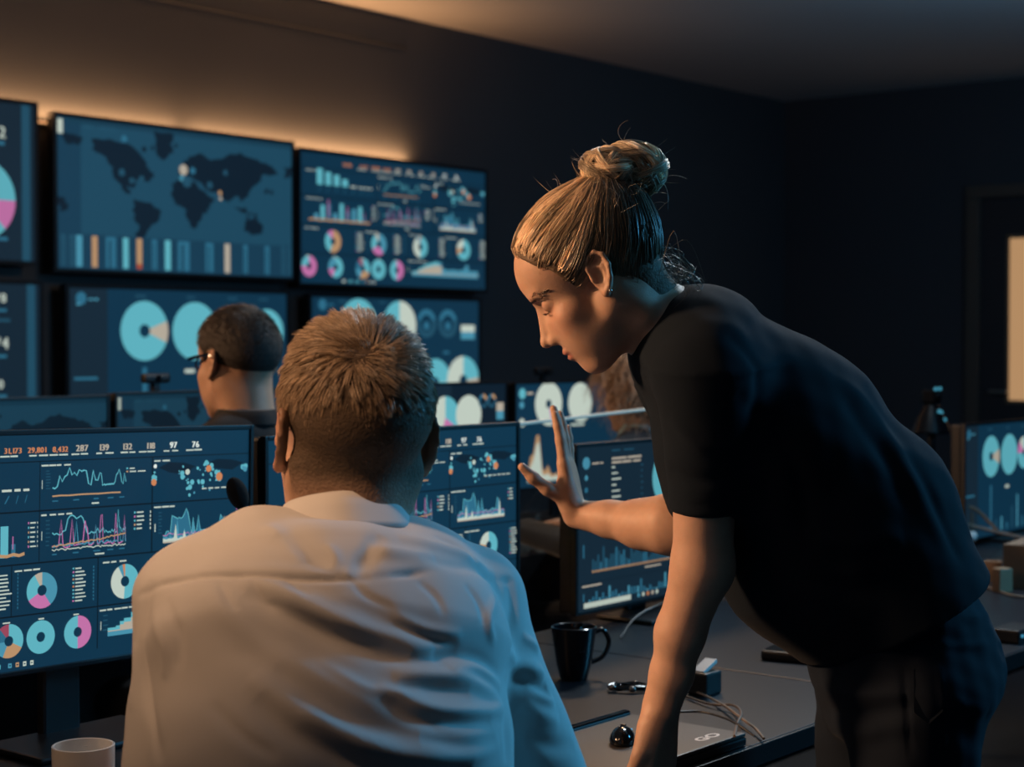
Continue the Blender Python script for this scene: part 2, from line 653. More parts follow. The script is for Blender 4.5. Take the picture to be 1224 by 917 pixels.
    for k, c in enumerate(('pink', 'cyan', 'tan', 'cyan', 'tan', 'pink')):
        g.rect(0.302, 0.40 + k * 0.018, 0.306, 0.408 + k * 0.018, c)
        g.words(0.31, 0.404 + k * 0.018, 0.018, 'cream', 0.009, 1)
        g.rect(0.336, 0.40 + k * 0.018, 0.338, 0.408 + k * 0.018, 'cream')
    g.words(0.352, 0.378, 0.095, 'cream')
    g.rect(0.3545, 0.44, 0.3575, 0.475, 'cream')
    for k in range(7):
        g.words(0.368, 0.40 + k * 0.016, 0.014, 'dim', 0.007, 1)
    n = 44
    x0, x1 = 0.385, 0.635
    X = [x0 + (x1 - x0) * i / (n - 1) for i in range(n)]
    g.line(list(zip(X, wiggle(n, 3, .455, .012, [(7, .40), (8, .388), (9, .385), (10, .39), (11, .40), (12, .395), (13, .39), (14, .40), (15, .43), (37, .375)]))), 0.005, 'cyan')
    g.line(list(zip(X, wiggle(n, 4, .505, .006, [(4, .40), (9, .40), (15, .41), (16, .44), (20, .43), (23, .395), (24, .39), (35, .39), (36, .45), (42, .40)]))), 0.005, 'pink')
    g.line(list(zip(X, wiggle(n, 6, .50, .006, [(11, .41), (20, .43), (38, .41), (42, .43)]))), 0.005, 'teal')
    g.line(list(zip(X, [0.502 - 0.03 * i / n + random.Random(i).uniform(-.003, .003) for i in range(n)])), 0.005, 'tan')
    g.line(list(zip(X, wiggle(n, 8, .516, .004))), 0.004, 'cream')
    for k in range(5):
        g.words(0.385 + k * 0.055, 0.533, 0.022, 'mid', 0.008, 1)
    g.words(0.50, 0.546, 0.032, 'cream', 0.010, 1)
    for k, c in enumerate(('cyan', 'pink', 'cyan', 'tan', 'cyan')):
        g.rect(0.655, 0.388 + k * 0.0165, 0.659, 0.396 + k * 0.0165, c)
        g.words(0.662, 0.392 + k * 0.0165, 0.024, 'cream', 0.010, 1)
        g.rect(0.694, 0.388 + k * 0.0165, 0.6965, 0.398 + k * 0.0165, 'cream')
    g.words(0.705, 0.377, 0.075, 'cream')
    for k in range(7):
        g.words(0.72, 0.40 + k * 0.014, 0.012, 'dim', 0.007, 1)
    g.rect(0.7075, 0.445, 0.7105, 0.478, 'cream')
    X = [0.735 + 0.205 * i / 39 for i in range(40)]
    ys = wiggle(40, 2, .488, .01, [(5, .415), (6, .42), (7, .425), (8, .43), (9, .425), (10, .43), (11, .425), (12, .41), (13, .39), (14, .41), (15, .45), (17, .43), (20, .42), (33, .425), (34, .44)])
    g.area(list(zip(X, ys)), .525, 'mid')
    g.line(list(zip(X, ys)), 0.004, 'cyan')
    ys = wiggle(40, 9, .505, .006, [(8, .43), (12, .47), (17, .44), (21, .47), (34, .44), (35, .45)])
    g.area(list(zip(X, ys)), .525, 'teal')
    g.line(list(zip(X, wiggle(40, 12, .495, .008))), 0.003, 'pink')
    g.area(list(zip(X, wiggle(40, 11, .51, .004, [(7, .45), (12, .48), (35, .43)]))), .526, 'cream')
    g.line(list(zip(X, [.525] * 40)), 0.006, 'sand')
    for k, c in enumerate(('cyan', 'pink', 'cyan', 'tan')):
        g.rect(0.958, 0.385 + k * 0.017, 0.962, 0.393 + k * 0.017, c)
        g.words(0.965, 0.389 + k * 0.017, 0.022, 'cream', 0.010, 1)
    # third row of donuts with legends
    rows = [(0.12, [(5, 'tan'), (3, 'cyan'), (1, 'pink')]), (0.36, [(4, 'teal'), (2.6, 'pink'), (2.5, 'cyan'), (.8, 'sand')]), (0.635, [(5, 'cyan'), (4, 'cream'), (.5, 'teal'), (.3, 'orange')]), (0.87, [(6, 'cyan'), (1, 'tan'), (2, 'cream')])]
    for x, secs in rows:
        g.donut(x, 0.672, 0.040, secs, 0.3)
        g.words(x - 0.105, 0.585, 0.075, 'cream')
    for bx in (0.215, 0.445, 0.735, 0.97):
        for k in range(10):
            g.rect(bx - 0.005, 0.593 + k * 0.0148, bx - 0.001, 0.600 + k * 0.0148, ('cyan', 'pink', 'cyan', 'tan', 'cyan', 'orange', 'cyan', 'cyan', 'cyan', 'pink')[k])
            g.words(bx + 0.002, 0.597 + k * 0.0148, 0.026 + 0.012 * ((k * 7) % 3) / 2, 'cream', 0.009, 1)
            g.rect(bx + 0.05, 0.593 + k * 0.0148, bx + 0.053, 0.602 + k * 0.0148, 'mid')
    # fourth row
    rows = [(0.03, [(3, 'pink'), (1, 'cyan')]), (0.13, [(4, 'cyan'), (1, 'pink'), (2, 'teal')]), (0.2355, [(3, 'cyan'), (2.2, 'tan'), (1.6, 'teal'), (1.4, 'mid'), (1, 'rose')]), (0.355, [(1, 'cyan')]), (0.455, [(5, 'pink'), (5, 'cyan')])]
    for x, secs in rows:
        g.donut(x, 0.868, 0.037, secs, 0.3)
        g.words(x - 0.012, 0.788, 0.024, 'cream', 0.009, 1)
    g.words(0.517, 0.785, 0.11, 'cream')
    g.rect(0.5215, 0.835, 0.5245, 0.875, 'cream')
    for k in range(4):
        g.words(0.533, 0.81 + k * 0.022, 0.016, 'dim', 0.008, 1)
    st = [0.03, 0.03, 0.035, 0.05, 0.06, 0.08, 0.09, 0.10, 0.105, 0.10, 0.06, 0.05, 0.05, 0.055, 0.05, 0.05, 0.06, 0.09, 0.05, 0.05, 0.05]
    for i, h in enumerate(st):
        x = 0.555 + i * 0.019
        g.rect(x, 0.905 - h * 1.2, x + 0.0195, 0.905, 'cyan' if i < 9 else 'teal')
        if 2 < i < 10:
            g.rect(x, 0.905 - h * .9, x + 0.0195, 0.905, 'sand')
    g.rect(0.555, 0.885, 0.955, 0.907, 'teal')
    g.line([(0.555 + i * 0.04, 0.884) for i in range(11)], 0.005, 'sand')
    # task bar
    g.rect(0, 0.955, 1, 1, 'bg')
    for i, c in enumerate(('cream', 'cyan', 'cyan', 'teal', 'tan', 'cream', 'cream')):
        x = 0.155 + i * 0.0265
        g.rect(x, 0.965, x + 0.012, 0.985, c)
        g.rect(x + .003, 0.972, x + 0.009, 0.978, 'bg')


def g_circles(g, dim=False):
    """large round charts above, bar columns below"""
    g.rect(0, 0, 1, 1, 'bgdim')
    g.rect(0.16, 0, 1, 1, 'bg' if not dim else 'bgdim')
    g.disc(0.05, 0.07, 0.022, 'mid', 18)
    g.words(0.08, 0.075, 0.05, 'teal', 0.02, 2)
    for x, s in ((0.32, [(2, 'cyan'), (1.2, 'sand'), (7, 'cyan')]), (0.55, [(1, 'cyan')]), (0.745, [(6, 'cyan'), (1, 'pink'), (1, 'cream')]), (0.90, [(3, 'cyan'), (2, 'sand'), (4, 'cyan')])):
        g.donut(x, 0.29, 0.105 if x < .7 else .085, s, 0.22 if x < .5 or x > .7 else 0.0, 44)
        g.words(x - 0.04, 0.045, 0.06, 'dim', 0.02, 1)
    g.words(0.02, 0.62, 0.13, 'mid', 0.028, 1)
    for i, h in enumerate((.42, .1, .12, .06, .2, .3, .09, .16, .25, .11)):
        x = 0.31 + i * 0.068
        g.rect(x, 0.97 - h, x + 0.018, 0.97, ('mid', 'dim', 'teal')[i % 3])
    g.words(0.50, 0.58, 0.05, 'cream', 0.04, 1)
    g.words(0.03, 0.11, 0.02, 'teal', 0.02, 1)


def land_polys():
    return [
        [(.02, .10), (.10, .12), (.09, .17), (.03, .17)],                                            # far east, wrapped round
        [(.13, .13), (.20, .11), (.29, .14), (.33, .20), (.35, .27), (.38, .33), (.36, .38), (.31, .37), (.30, .43), (.27, .42), (.29, .48), (.26, .46), (.23, .39), (.21, .32), (.19, .24), (.14, .20)],
        [(.30, .50), (.36, .52), (.41, .57), (.39, .66), (.35, .74), (.32, .82), (.31, .80), (.32, .68), (.29, .58)],
        [(.38, .02), (.46, .02), (.46, .12), (.42, .22), (.39, .15)],
        [(.47, .36), (.54, .34), (.60, .41), (.64, .47), (.61, .53), (.58, .62), (.55, .69), (.53, .66), (.52, .56), (.47, .52), (.45, .45)],
        [(.49, .26), (.53, .17), (.58, .14), (.63, .18), (.70, .13), (.76, .10), (.84, .14), (.91, .18), (.93, .24), (.86, .25), (.84, .31), (.80, .38), (.77, .46), (.74, .42), (.70, .48), (.66, .42), (.61, .40), (.58, .35), (.53, .32), (.49, .32)],
        [(.78, .60), (.83, .57), (.86, .62), (.85, .69), (.80, .69), (.77, .66)],
        [(.96, .18), (1.0, .17), (1.0, .24), (.97, .26)],
        [(.73, .50), (.77, .51), (.80, .55), (.76, .54)],
        [(.00, .53), (.03, .53), (.04, .60), (.01, .63)],
    ]


def g_map(g, bars=True):
    """dark world map above a row of bar columns"""
    g.rect(0, 0, 1, 1, 'ocean')
    g.rect(0, 0, 0.09, 1, 'ocean2')
    g.rect(0, 0, 1, 0.035, 'faint')
    rl = random.Random(11)
    for p in land_polys():
        q = []
        for (a, b), (c, d) in zip(p, p[1:] + p[:1]):      # ragged coasts
            for t in (0, .25, .5, .75):
                L = math.hypot(c - a, d - b)
                q.append((a + (c - a) * t + (rl.uniform(-.13, .13) * L if t else 0), b + (d - b) * t + (rl.uniform(-.16, .16) * L if t else 0)))
        g.poly(q, 'land')
    for _ in range(16):
        x, y = rl.choice(((.30, .12), (.36, .16), (.44, .10), (.76, .52), (.80, .55), (.88, .36), (.62, .12)))
        g.disc(x + rl.gauss(0, .02), y + rl.gauss(0, .02), rl.uniform(.004, .010), 'land', 8)
    for (x, y, r, c) in ((.505, .27, .018, 'sand'), (.50, .33, .011, 'teal'), (.545, .27, .012, 'mid'), (.25, .33, .012, 'dim'), (.29, .38, .010, 'dim'), (.69, .26, .010, 'dim'), (.62, .36, .012, 'dim'), (.52, .35, .02, 'dim'), (.665, .41, .008, 'tan'), (.668, .45, .007, 'sand'), (.33, .36, .010, 'dim'), (.26, .10, .012, 'mid')):
        g.disc(x, y, r, c)
    g.rect(0.0, 0.015, 0.022, 0.11, 'cream')
    for x in (.1, .16, .2):
        g.words(x, 0.045, 0.04, 'dim', 0.03, 1)
    if bars:
        g.rect(0, 0.765, 1, 1, 'ocean2')
        for k in range(5):
            g.rect(0, 0.79 + k * .04, 1, 0.795 + k * .04, 'faint')
        for x, wd, c in ((.012, .018, 'dim'), (.045, .02, 'dim'), (.07, .024, 'teal'), (.13, .022, 'tan'), (.185, .04, 'mid'), (.253, .022, 'cyan'), (.308, .022, 'tan'), (.37, .022, 'mid'), (.425, .024, 'cyan'), (.48, .05, 'mid'), (.60, .034, 'mid'), (.685, .024, 'sand'), (.77, .02, 'mid'), (.87, .022, 'mid'), (.95, .018, 'dim'), (.98, .018, 'dim')):
            g.rect(x, 0.775, x + wd, 0.985, c)
            g.rect(x + wd * .3, 0.80, x + wd * .5, 0.985, 'faint' if c in ('mid', 'dim') else c)
        g.rect(0.308, 0.95, 0.330, 0.985, 'red')


def g_side(g, top=True):
    """right edge of a display with large figures"""
    g.rect(0, 0, 1, 1, 'bgdim')
    g.rect(0.955, 0, 0.985, 1, 'dim')
    if top:
        g.text('9,992', 0.84, 0.225, 0.075, 'cream', bold=0.06)
        g.words(0.79, 0.26, 0.12, 'mid', 0.035, 1)
        g.donut(0.81, 0.62, 0.122, [(2, 'cyan'), (1, 'pink'), (2.1, 'cyan'), (1, 'sand'), (1, 'tan'), (.9, 'cream')], 0.24, 44)
        g.words(0.77, 0.865, 0.15, 'mid', 0.035, 1)
        g.words(0.1, 0.2, 0.4, 'mid', 0.04)
    else:
        for t, y, h in (('778', 0.12, .06), ('474', 0.42, .075), ('60', 0.68, .06), ('63', 0.95, .06)):
            g.text(t, 0.85, y, h, 'cream', bold=0.06)
            g.words(0.80, y + 0.05, 0.1, 'mid', 0.03, 1)
            g.words(0.74, y + 0.115, 0.18, 'dim', 0.03, 1)


def g_gauges(g):
    """wall display with round charts, two gauges and a figure box"""
    g.rect(0, 0, 1, 1, 'bg')
    g.disc(0.06, 0.06, 0.022, 'mid', 18)
    g.words(0.09, 0.06, 0.05, 'mid', 0.02, 1)
    g.donut(0.26, 0.22, 0.105, [(1, 'cyan')], 0.25, 40)
    g.donut(0.50, 0.22, 0.10, [(3, 'cream'), (2, 'cyan')], 0.0, 40)
    for x in (0.665, 0.80):
        g.donut(x, 0.20, 0.06, [(1, 'mid'), (3, 'dim'), (1, 'mid')], 0.6, 30)
        g.disc(x, 0.22, 0.018, 'mid')
    g.rect(0.885, 0.21, 0.975, 0.27, 'cream')
    g.rect(0.885, 0.27, 0.975, 0.335, 'teal')
    for x in (.15, .38):
        g.words(x, 0.03, 0.06, 'dim', 0.02, 1)
    g.words(0.77, 0.45, 0.06, 'mid', 0.03, 1)
    g.words(0.82, 0.535, 0.06, 'dim', 0.03, 1)
    g.donut(0.72, 0.71, 0.10, [(3, 'cyan'), (1, 'cream'), (2, 'sand'), (1, 'pink'), (2, 'cream'), (3, 'cyan')], 0.22, 40)
    g.donut(0.90, 0.70, 0.105, [(3, 'cyan'), (2, 'sand'), (1, 'teal'), (2, 'sand'), (5, 'cream')], 0.24, 40)
    g.donut(0.50, 0.71, 0.10, [(3, 'cream'), (1, 'pink'), (2, 'cyan')], 0.22, 40)


def g_back_gauges(g):
    g.rect(0, 0, 1, 1, 'bgdim')
    g.rect(0.55, 0, 1, 1, 'land')
    g.donut(0.50, 0.30, 0.115, [(3, 'cyan'), (2, 'pink'), (4, 'cream')], 0.0, 40)
    g.donut(0.69, 0.28, 0.105, [(1, 'cream')], 0.0, 40)
    for x in (0.81, 0.885):
        g.donut(x, 0.16, 0.038, [(1, 'tan'), (3, 'dim'), (1, 'mid')], 0.55, 24)
    g.rect(0.925, 0.18, 0.985, 0.26, 'sand')
    g.rect(0.925, 0.26, 0.985, 0.34, 'teal')


def g_back_circles(g):
    g.rect(0, 0, 1, 1, 'bg')
    g.disc(0.06, 0.09, 0.03, 'cyan', 16)
    g.words(0.10, 0.09, 0.06, 'sand', 0.03, 1)
    g.disc(0.055, 0.20, 0.02, 'teal', 14)
    g.disc(0.055, 0.37, 0.024, 'cream', 14)
    g.donut(0.30, 0.20, 0.125, [(3, 'cream'), (.4, 'pink'), (4, 'cream')], 0.2, 44)
    g.donut(0.60, 0.20, 0.115, [(1, 'cream')], 0.0, 44)
    g.words(0.5, 0.42, 0.14, 'cream', 0.03, 1)
    X = [0.10 + 0.32 * i / 12 for i in range(13)]
    g.area(list(zip(X, [.86, .7, .68, .5, .5, .82, .86, .8, .88, .9, .88, .9, .92])), .95, 'tan')
    g.area(list(zip(X, [.9, .8, .74, .6, .56, .88, .9, .88, .92, .92, .91, .93, .94])), .955, 'cream')
    for x, y in ((.47, .72), (.54, .78), (.62, .66), (.70, .8)):
        g.area([(x - .02, .9), (x, y), (x + .02, .9)], .95, 'tan')
        g.area([(x - .02, .92), (x, y + .08), (x + .02, .92)], .95, 'cream')


def g_near_pie(g):
    """near display: list on the left, pies on the right, charts below"""
    g.rect(0, 0, 1, 1, 'bgdim')
    g.rect(0, 0.44, 1, 1, 'bgdim')
    g.disc(0.055, 0.10, 0.022, 'teal', 18)
    g.words(0.09, 0.105, 0.07, 'sand', 0.016, 3)
    for k in range(3):
        g.disc(0.055, 0.19 + k * .075, 0.010, 'mid' if k else 'teal')
    g.words(0.21, 0.035, 0.15, 'dim', 0.014, 2)
    g.words(0.50, 0.035, 0.15, 'dim', 0.014, 2)
    g.words(0.21, 0.085, 0.20, 'sand', 0.02, 2)
    g.words(0.21, 0.11, 0.20, 'sand', 0.02, 3)
    for k in range(8):
        g.words(0.21, 0.14 + k * 0.037, 0.06 if k % 3 else .03, 'cream', 0.015, 1)
        g.words(0.395, 0.14 + k * 0.037, 0.015, 'dim', 0.015, 1)
        g.words(0.21, 0.44 + k * 0.01, 0.05, 'dim', 0.006, 1)
    g.donut(0.585, 0.235, 0.115, [(2.6, 'cyan'), (2.4, 'pink'), (5.4, 'cyan')], 0.0, 44)
    g.line([(0.655, 0.12), (0.625, 0.33)], 0.008, 'orange')
    g.donut(0.845, 0.235, 0.10, [(1, 'cyan'), (3, 'teal')], 0.2, 44)
    g.words(0.60, 0.425, 0.08, 'mid', 0.012, 1)
    g.rect(0.02, 0.50, 0.98, 0.503, 'line')
    g.rect(0.035, 0.60, 0.043, 0.68, 'mid')
    X = [0.09 + 0.62 * i / 39 for i in range(40)]
    r = random.Random(3)
    for i in range(38):
        x = X[i]
        h = r.uniform(.05, .17) * (1 - .6 * i / 40)
        g.rect(x, 0.775 - h, x + 0.011, 0.775, r.choice(('mid', 'dim', 'dim')))
        g.rect(x, 0.765, x + .011, 0.778, 'tan')
    g.words(0.42, 0.80, 0.14, 'sand', 0.015, 1)
    g.rect(0.0, 0.835, 1, 0.838, 'line')
    g.words(0.03, 0.855, 0.13, 'sand', 0.016, 1)
    for i in range(40):
        h = abs(r.gauss(0, .035)) + .01
        x = 0.07 + i * 0.02
        g.rect(x, 0.955 - h, x + 0.012, 0.955, 'mid' if i % 3 else 'teal')
    g.rect(0.035, 0.90, 0.042, 0.95, 'mid')
    g.rect(0.04, 0.958, 0.33, 0.99, 'cream')
    for i in range(5):
        g.disc(0.38 + i * 0.03, 0.972, 0.008, ('teal', 'cream', 'orange', 'sand', 'cream')[i])


# ------------------------------------------------------------------ displays
black_plastic = mat('black_plastic', (0.006, 0.007, 0.009), 0.42, noise=(40, 0.1))
black_gloss = mat('black_gloss', (0.004, 0.005, 0.007), 0.12)
grey_metal = mat('dark_grey_metal', (0.05, 0.052, 0.056), 0.38, 0.8)
DESK_Z = 0.72


def display_parts(root, w, h, zc, gfn, bez=0.008, depth=0.035, k=1.0, x=0.0, y=0.0):
    """bezel, housing and lit screen of a display whose front looks along -y of its thing"""
    b = MB()
    for sx in (-1, 1):
        b.box((x + sx * (w / 2 - bez / 2), y + 0.004, zc), (bez, 0.014, h), bevel=0.0015)
        b.box((x, y + 0.004, zc + sx * (h / 2 - bez / 2)), (w - 2 * bez, 0.014, bez), bevel=0.0015)
    b.out('bezel', black_plastic, root)
    hb = MB().box((x, y + 0.011 + depth / 2, zc), (w - 0.006, depth, h - 0.006), bevel=0.006)
    if depth > 0.02:
        hb.box((x, y + depth + 0.02, zc - h * 0.05), (w * 0.5, 0.03, h * 0.5), bevel=0.01)
    hb.out('housing', black_plastic, root)
    aw, ah = w - 2 * bez, h - 2 * bez
    s = mesh_obj('screen', [(-aw / 2, 0, -ah / 2), (aw / 2, 0, -ah / 2), (aw / 2, 0, ah / 2), (-aw / 2, 0, ah / 2)], [(0, 1, 2, 3)], glow('screen_base_%.2f' % k, (12, 34, 48), k), root)
    s.location = (x, y + 0.002, zc)
    g = G(aw, ah, k)
    gfn(g)
    g.out(s)
    return s


def monitor(label, u, v, ztop, gfn, w=0.613, h=0.362, group=None, k=1.0, turn=0.0, roll=0.0):
    """desk monitor on a flat-footed stand; u, v of its left end and front"""
    base = uv(u + w / 2, v, DESK_Z)
    root = thing('monitor', label, 'monitor', base, ROT_U + turn, group)
    zc = ztop - h / 2 - DESK_Z
    scr = display_parts(root, w, h, zc, gfn, k=k)
    if roll:
        for ch in list(root.children):
            ch.rotation_euler[1] = roll
            if ch.name.split('.')[0] != 'screen':
                ch.location = (Matrix.Translation((0, 0, zc)) @ Matrix.Rotation(roll, 4, 'Y') @ Matrix.Translation((0, 0, -zc))).translation
    MB().box((0, 0.062, zc * 0.5 + 0.01), (0.07, 0.018, zc + 0.02), bevel=0.006).out('stand_neck', black_plastic, root)
    MB().box((0, 0.0, 0.006), (0.26, 0.15, 0.010), bevel=0.004).out('stand_base', grey_metal, root)
    return root


R0u, R0v = float(np.array([-.437, 2.84, 0]) @ U), float(np.array([-.437, 2.84, 0]) @ V)
R2u, R2v = float(np.array([-1.018, 4.34, 0]) @ U), float(np.array([-1.018, 4.34, 0]) @ V)
monitor('desk monitor full of donut charts left of the seated man in the pale shirt', R0u - 0.69, R0v, 1.200, g_dashboard, w=.69, roll=math.radians(1.2))
monitor('desk monitor with the same charts directly behind the pale shirted man, by the raised hand', R0u + 0.028, R0v, 1.172, g_dashboard, w=.69)
monitor('low desk monitor with one pink and cyan pie behind the woman\'s raised forearm', R0u + 0.906, R0v, 1.118, g_near_pie, k=0.85)
monitor('desk monitor with three round charts at the right edge behind the woman\'s back', R0u + 2.84, R0v, 1.088, g_circles, k=0.85, w=0.62, h=0.358)
monitor('second row monitor with dim map at the far left edge', R2u - 0.63, R2v, 1.198, lambda g: g_map(g, False), k=0.55)
monitor('second row monitor with dim map directly before the man in glasses', R2u, R2v, 1.203, lambda g: g_map(g, False), k=0.6)
monitor('second row monitor with white pie and gauges right of the pale shirted man\'s ear', R2u + 0.98, R2v, 1.205, g_back_gauges)
monitor('second row monitor with two white round charts behind the woman\'s fingertips', R2u + 1.632, R2v, 1.200, g_back_circles)

# ------------------------------------------------------------------ video wall
PW = VW - 0.10                  # v of the front of the displays
W0 = np.array([-1.89, 7.0, 0.0])
W0u = float(W0 @ U)
wall_sets = [
    ('wall display with large figure and one donut, top left of video wall', -1.44, -0.075, 1.645, 2.312, lambda g: g_side(g, True), .9),
    ('wall display with dark world map above bar columns', 0.0, 1.362, 1.622, 2.285, g_map, .95),
    ('wall display crowded with small charts at the top right of video wall', 1.385, 2.79, 1.600, 2.262, g_dashboard, .95),
    ('wall display with column of figures below the donut display', -1.42, -0.055, 0.93, 1.585, lambda g: g_side(g, False), .9),
    ('wall display with huge cyan circles behind the man in glasses', 0.055, 1.325, 0.93, 1.578, g_circles, 1.0),
    ('wall display with gauges and circles behind the pale shirted man\'s hair', 1.455, 2.735, 0.93, 1.570, g_gauges, 1.0),
]
for lab, t0, t1, z0, z1, fn, k in wall_sets:
    root = thing('wall_display', lab, 'screen', uv(W0u + (t0 + t1) / 2, PW, z0), ROT_U)
    display_parts(root, t1 - t0, z1 - z0, (z1 - z0) / 2, fn, bez=0.018, depth=0.04, k=k)
    MB().box((0, 0.078, (z1 - z0) / 2), (0.4, 0.044, 0.3), bevel=0.004).out('wall_mount', grey_metal, root)

for name, a, b, lab in (('light_strip', -2.4, 0.745, 'left warm light strip along the top of the video wall, over the map'), ('light_strip', 0.80, 2.255, 'right warm light strip along the top of the video wall')):
    root = thing(name, lab, 'light strip', uv(W0u + (a + b) / 2, VW - 0.03, 2.235), ROT_U)
    MB().box((0, 0.024, 0), (b - a, 0.012, 0.012)).out('rail', grey_metal, root)
    MB().box((0, 0.005, 0.010), (b - a - 0.02, 0.012, 0.006)).out('glowing_strip', mat('led_strip', (0.1, 0.1, 0.1), 0.5, emit=(1.2, 0.55, 0.22)), root)
# ------------------------------------------------------------------ organic surfaces: smooth unions of tapered shapes, meshed by surface nets
class Frame:
    """rigid frame with a scale: local x forward, y left, z up"""
    def __init__(s, o, fwd, up, sc=1.0):
        x = nrm(fwd)
        z = np.asarray(up, float)
        z = nrm(z - x * (x @ z))
        y = np.cross(z, x)
        s.o, s.R, s.s = np.asarray(o, float), np.stack([x, y, z], 1), sc

    def __call__(s, p):
        return s.o + s.R @ (np.asarray(p, float) * s.s)

    def d(s, v):
        return s.R @ np.asarray(v, float)

    def inv(s, P):
        return (P - s.o) @ s.R / s.s


class Body:
    def __init__(s):
        s.P = []
        s.disps = []

    def _add(s, fn, c, r, k, op):
        s.P.append((fn, np.asarray(c, float), float(r), k, op))
        return s

    def cone(s, a, b, ra, rb, k=0.01, op='u'):
        a, b = np.asarray(a, float), np.asarray(b, float)
        ab = b - a
        L2 = ab @ ab + 1e-12

        def fn(Q):
            q = Q - a
            t = np.clip(q @ ab / L2, 0, 1)
            q -= t[:, None] * ab
            return np.sqrt(np.einsum('ij,ij->i', q, q)) - (ra + t * (rb - ra))
        return s._add(fn, (a + b) / 2, math.sqrt(L2) / 2 + max(ra, rb), k, op)

    def ell(s, c, r, R=None, k=0.01, op='u'):
        c, r = np.asarray(c, float), np.asarray(r, float)
        R = np.eye(3) if R is None else R

        def fn(Q):
            q = ((Q - c) @ R) / r
            k0 = np.sqrt(np.einsum('ij,ij->i', q, q))
            q /= r
            k1 = np.sqrt(np.einsum('ij,ij->i', q, q))
            return k0 * (k0 - 1) / np.maximum(k1, 1e-6)
        return s._add(fn, c, r.max(), k, op)

    def tube(s, a, b, side, wa, wb, k=0.02, op='u', cap=0.8):
        """elliptical cross section; wa, wb = (half width along side, half depth)"""
        a, b = np.asarray(a, float), np.asarray(b, float)
        z = b - a
        L = np.linalg.norm(z)
        z = z / L
        x = np.asarray(side, float)
        x = nrm(x - z * (x @ z))
        y = np.cross(z, x)
        M = np.stack([x, y, z], 1)

        def fn(Q):
            q = (Q - a) @ M
            t = np.clip(q[:, 2] / L, 0, 1)
            wx = wa[0] + (wb[0] - wa[0]) * t
            wy = wa[1] + (wb[1] - wa[1]) * t
            m = (wx + wy) * 0.5 * cap
            ez = q[:, 2] - t * L
            X, Y_, E = q[:, 0] / wx, q[:, 1] / wy, ez / m
            k0 = np.sqrt(X * X + Y_ * Y_ + E * E)
            k1 = np.sqrt((X / wx) ** 2 + (Y_ / wy) ** 2 + (E / m) ** 2)
            return k0 * (k0 - 1) / np.maximum(k1, 1e-5)
        return s._add(fn, (a + b) / 2, L / 2 + max(*wa, *wb), k, op)

    def cut(s, p, n, k=0.003):
        """keep the side of the plane that n points away from"""
        p, n = np.asarray(p, float), nrm(n)
        return s._add(lambda Q: -((Q - p) @ n), p, 1e6, k, 's')

    def fold(s, pts, amp, width, reach=0.10):
        """raises (amp > 0) or sinks the surface along a line of points"""
        P = np.asarray(pts, float)
        s.disps.append((P, amp, width))
        return s

    def ev(s, Q, near=None):
        d = np.full(len(Q), 1e3)
        for fn, c, r, k, op in (near if near is not None else s.P):
            e = fn(Q)
            if op == 'u':
                if k > 0:
                    h = np.clip(0.5 + 0.5 * (e - d) / k, 0, 1)
                    d = e * (1 - h) + d * h - k * h * (1 - h)
                else:
                    d = np.minimum(d, e)
            else:
                e = -e
                if k > 0:
                    h = np.clip(0.5 - 0.5 * (e - d) / k, 0, 1)
                    d = e * (1 - h) + d * h + k * h * (1 - h)
                else:
                    d = np.maximum(d, e)
        return d

    def disp(s, V_, N_):
        """folds, as a move of finished vertices along their normals"""
        off = np.zeros(len(V_))
        for P, amp, width in s.disps:
            lo, hi = P.min(0) - width * 3, P.max(0) + width * 3
            m = np.all((V_ > lo) & (V_ < hi), 1)
            if not m.any():
                continue
            Q = V_[m]
            best = np.full(len(Q), 1e9)
            fade = np.zeros(len(Q))
            n = len(P) - 1
            for i in range(n):
                a, ab = P[i], P[i + 1] - P[i]
                t = np.clip((Q - a) @ ab / (ab @ ab), 0, 1)
                dd = np.linalg.norm(Q - a - t[:, None] * ab, axis=1)
                upd = dd < best
                best = np.where(upd, dd, best)
                fade = np.where(upd, (i + t) / n, fade)
            f = np.sin(np.clip(fade, 0.0, 1.0) * math.pi) ** 0.6 * 0.9 + 0.1
            off[m] += amp * f * np.exp(-(best / width) ** 2)
        return V_ + N_ * off[:, None]

    def grad(s, Q, e=0.0006):
        g = np.stack([s.ev(Q + np.eye(3)[i] * e) - s.ev(Q - np.eye(3)[i] * e) for i in range(3)], 1)
        return g / np.maximum(np.linalg.norm(g, axis=1, keepdims=True), 1e-9)

    def project(s, Q, iso=0.0, it=3):
        for _ in range(it):
            Q = Q - s.grad(Q) * (s.ev(Q) - iso)[:, None]
        return Q

    def hit(s, px, py, t0=0.8, t1=6.0):
        d = ray(px, py)
        d = d / np.linalg.norm(d)
        t = t0
        for _ in range(140):
            p = CAM + d * t
            e = float(s.ev(p[None])[0])
            if abs(e) < 0.0007:
                return p
            t += max(min(e * 0.7, 0.08), -0.05)
            if t > t1:
                break
        return None

    def nets(s, h, lo=None, hi=None, B=20):
        us = [p for p in s.P if p[4] == 'u']
        if lo is None:
            lo = np.min([c - r for _, c, r, _, _ in us], 0) - 3 * h
            hi = np.max([c + r for _, c, r, _, _ in us], 0) + 3 * h
        nb = np.ceil((hi - lo) / h / B).astype(int)
        n = nb * B + 1
        D = np.full(n, 1.0, np.float32)
        ax = np.arange(B + 1) * h
        gx, gy, gz = np.meshgrid(ax, ax, ax, indexing='ij')
        cell = np.stack([gx.ravel(), gy.ravel(), gz.ravel()], 1)
        rb = B * h * math.sqrt(3) / 2
        cen = np.stack(np.meshgrid(*[lo[i] + (np.arange(nb[i]) + .5) * B * h for i in range(3)], indexing='ij'), -1).reshape(-1, 3)
        near_u = np.zeros(len(cen), bool)
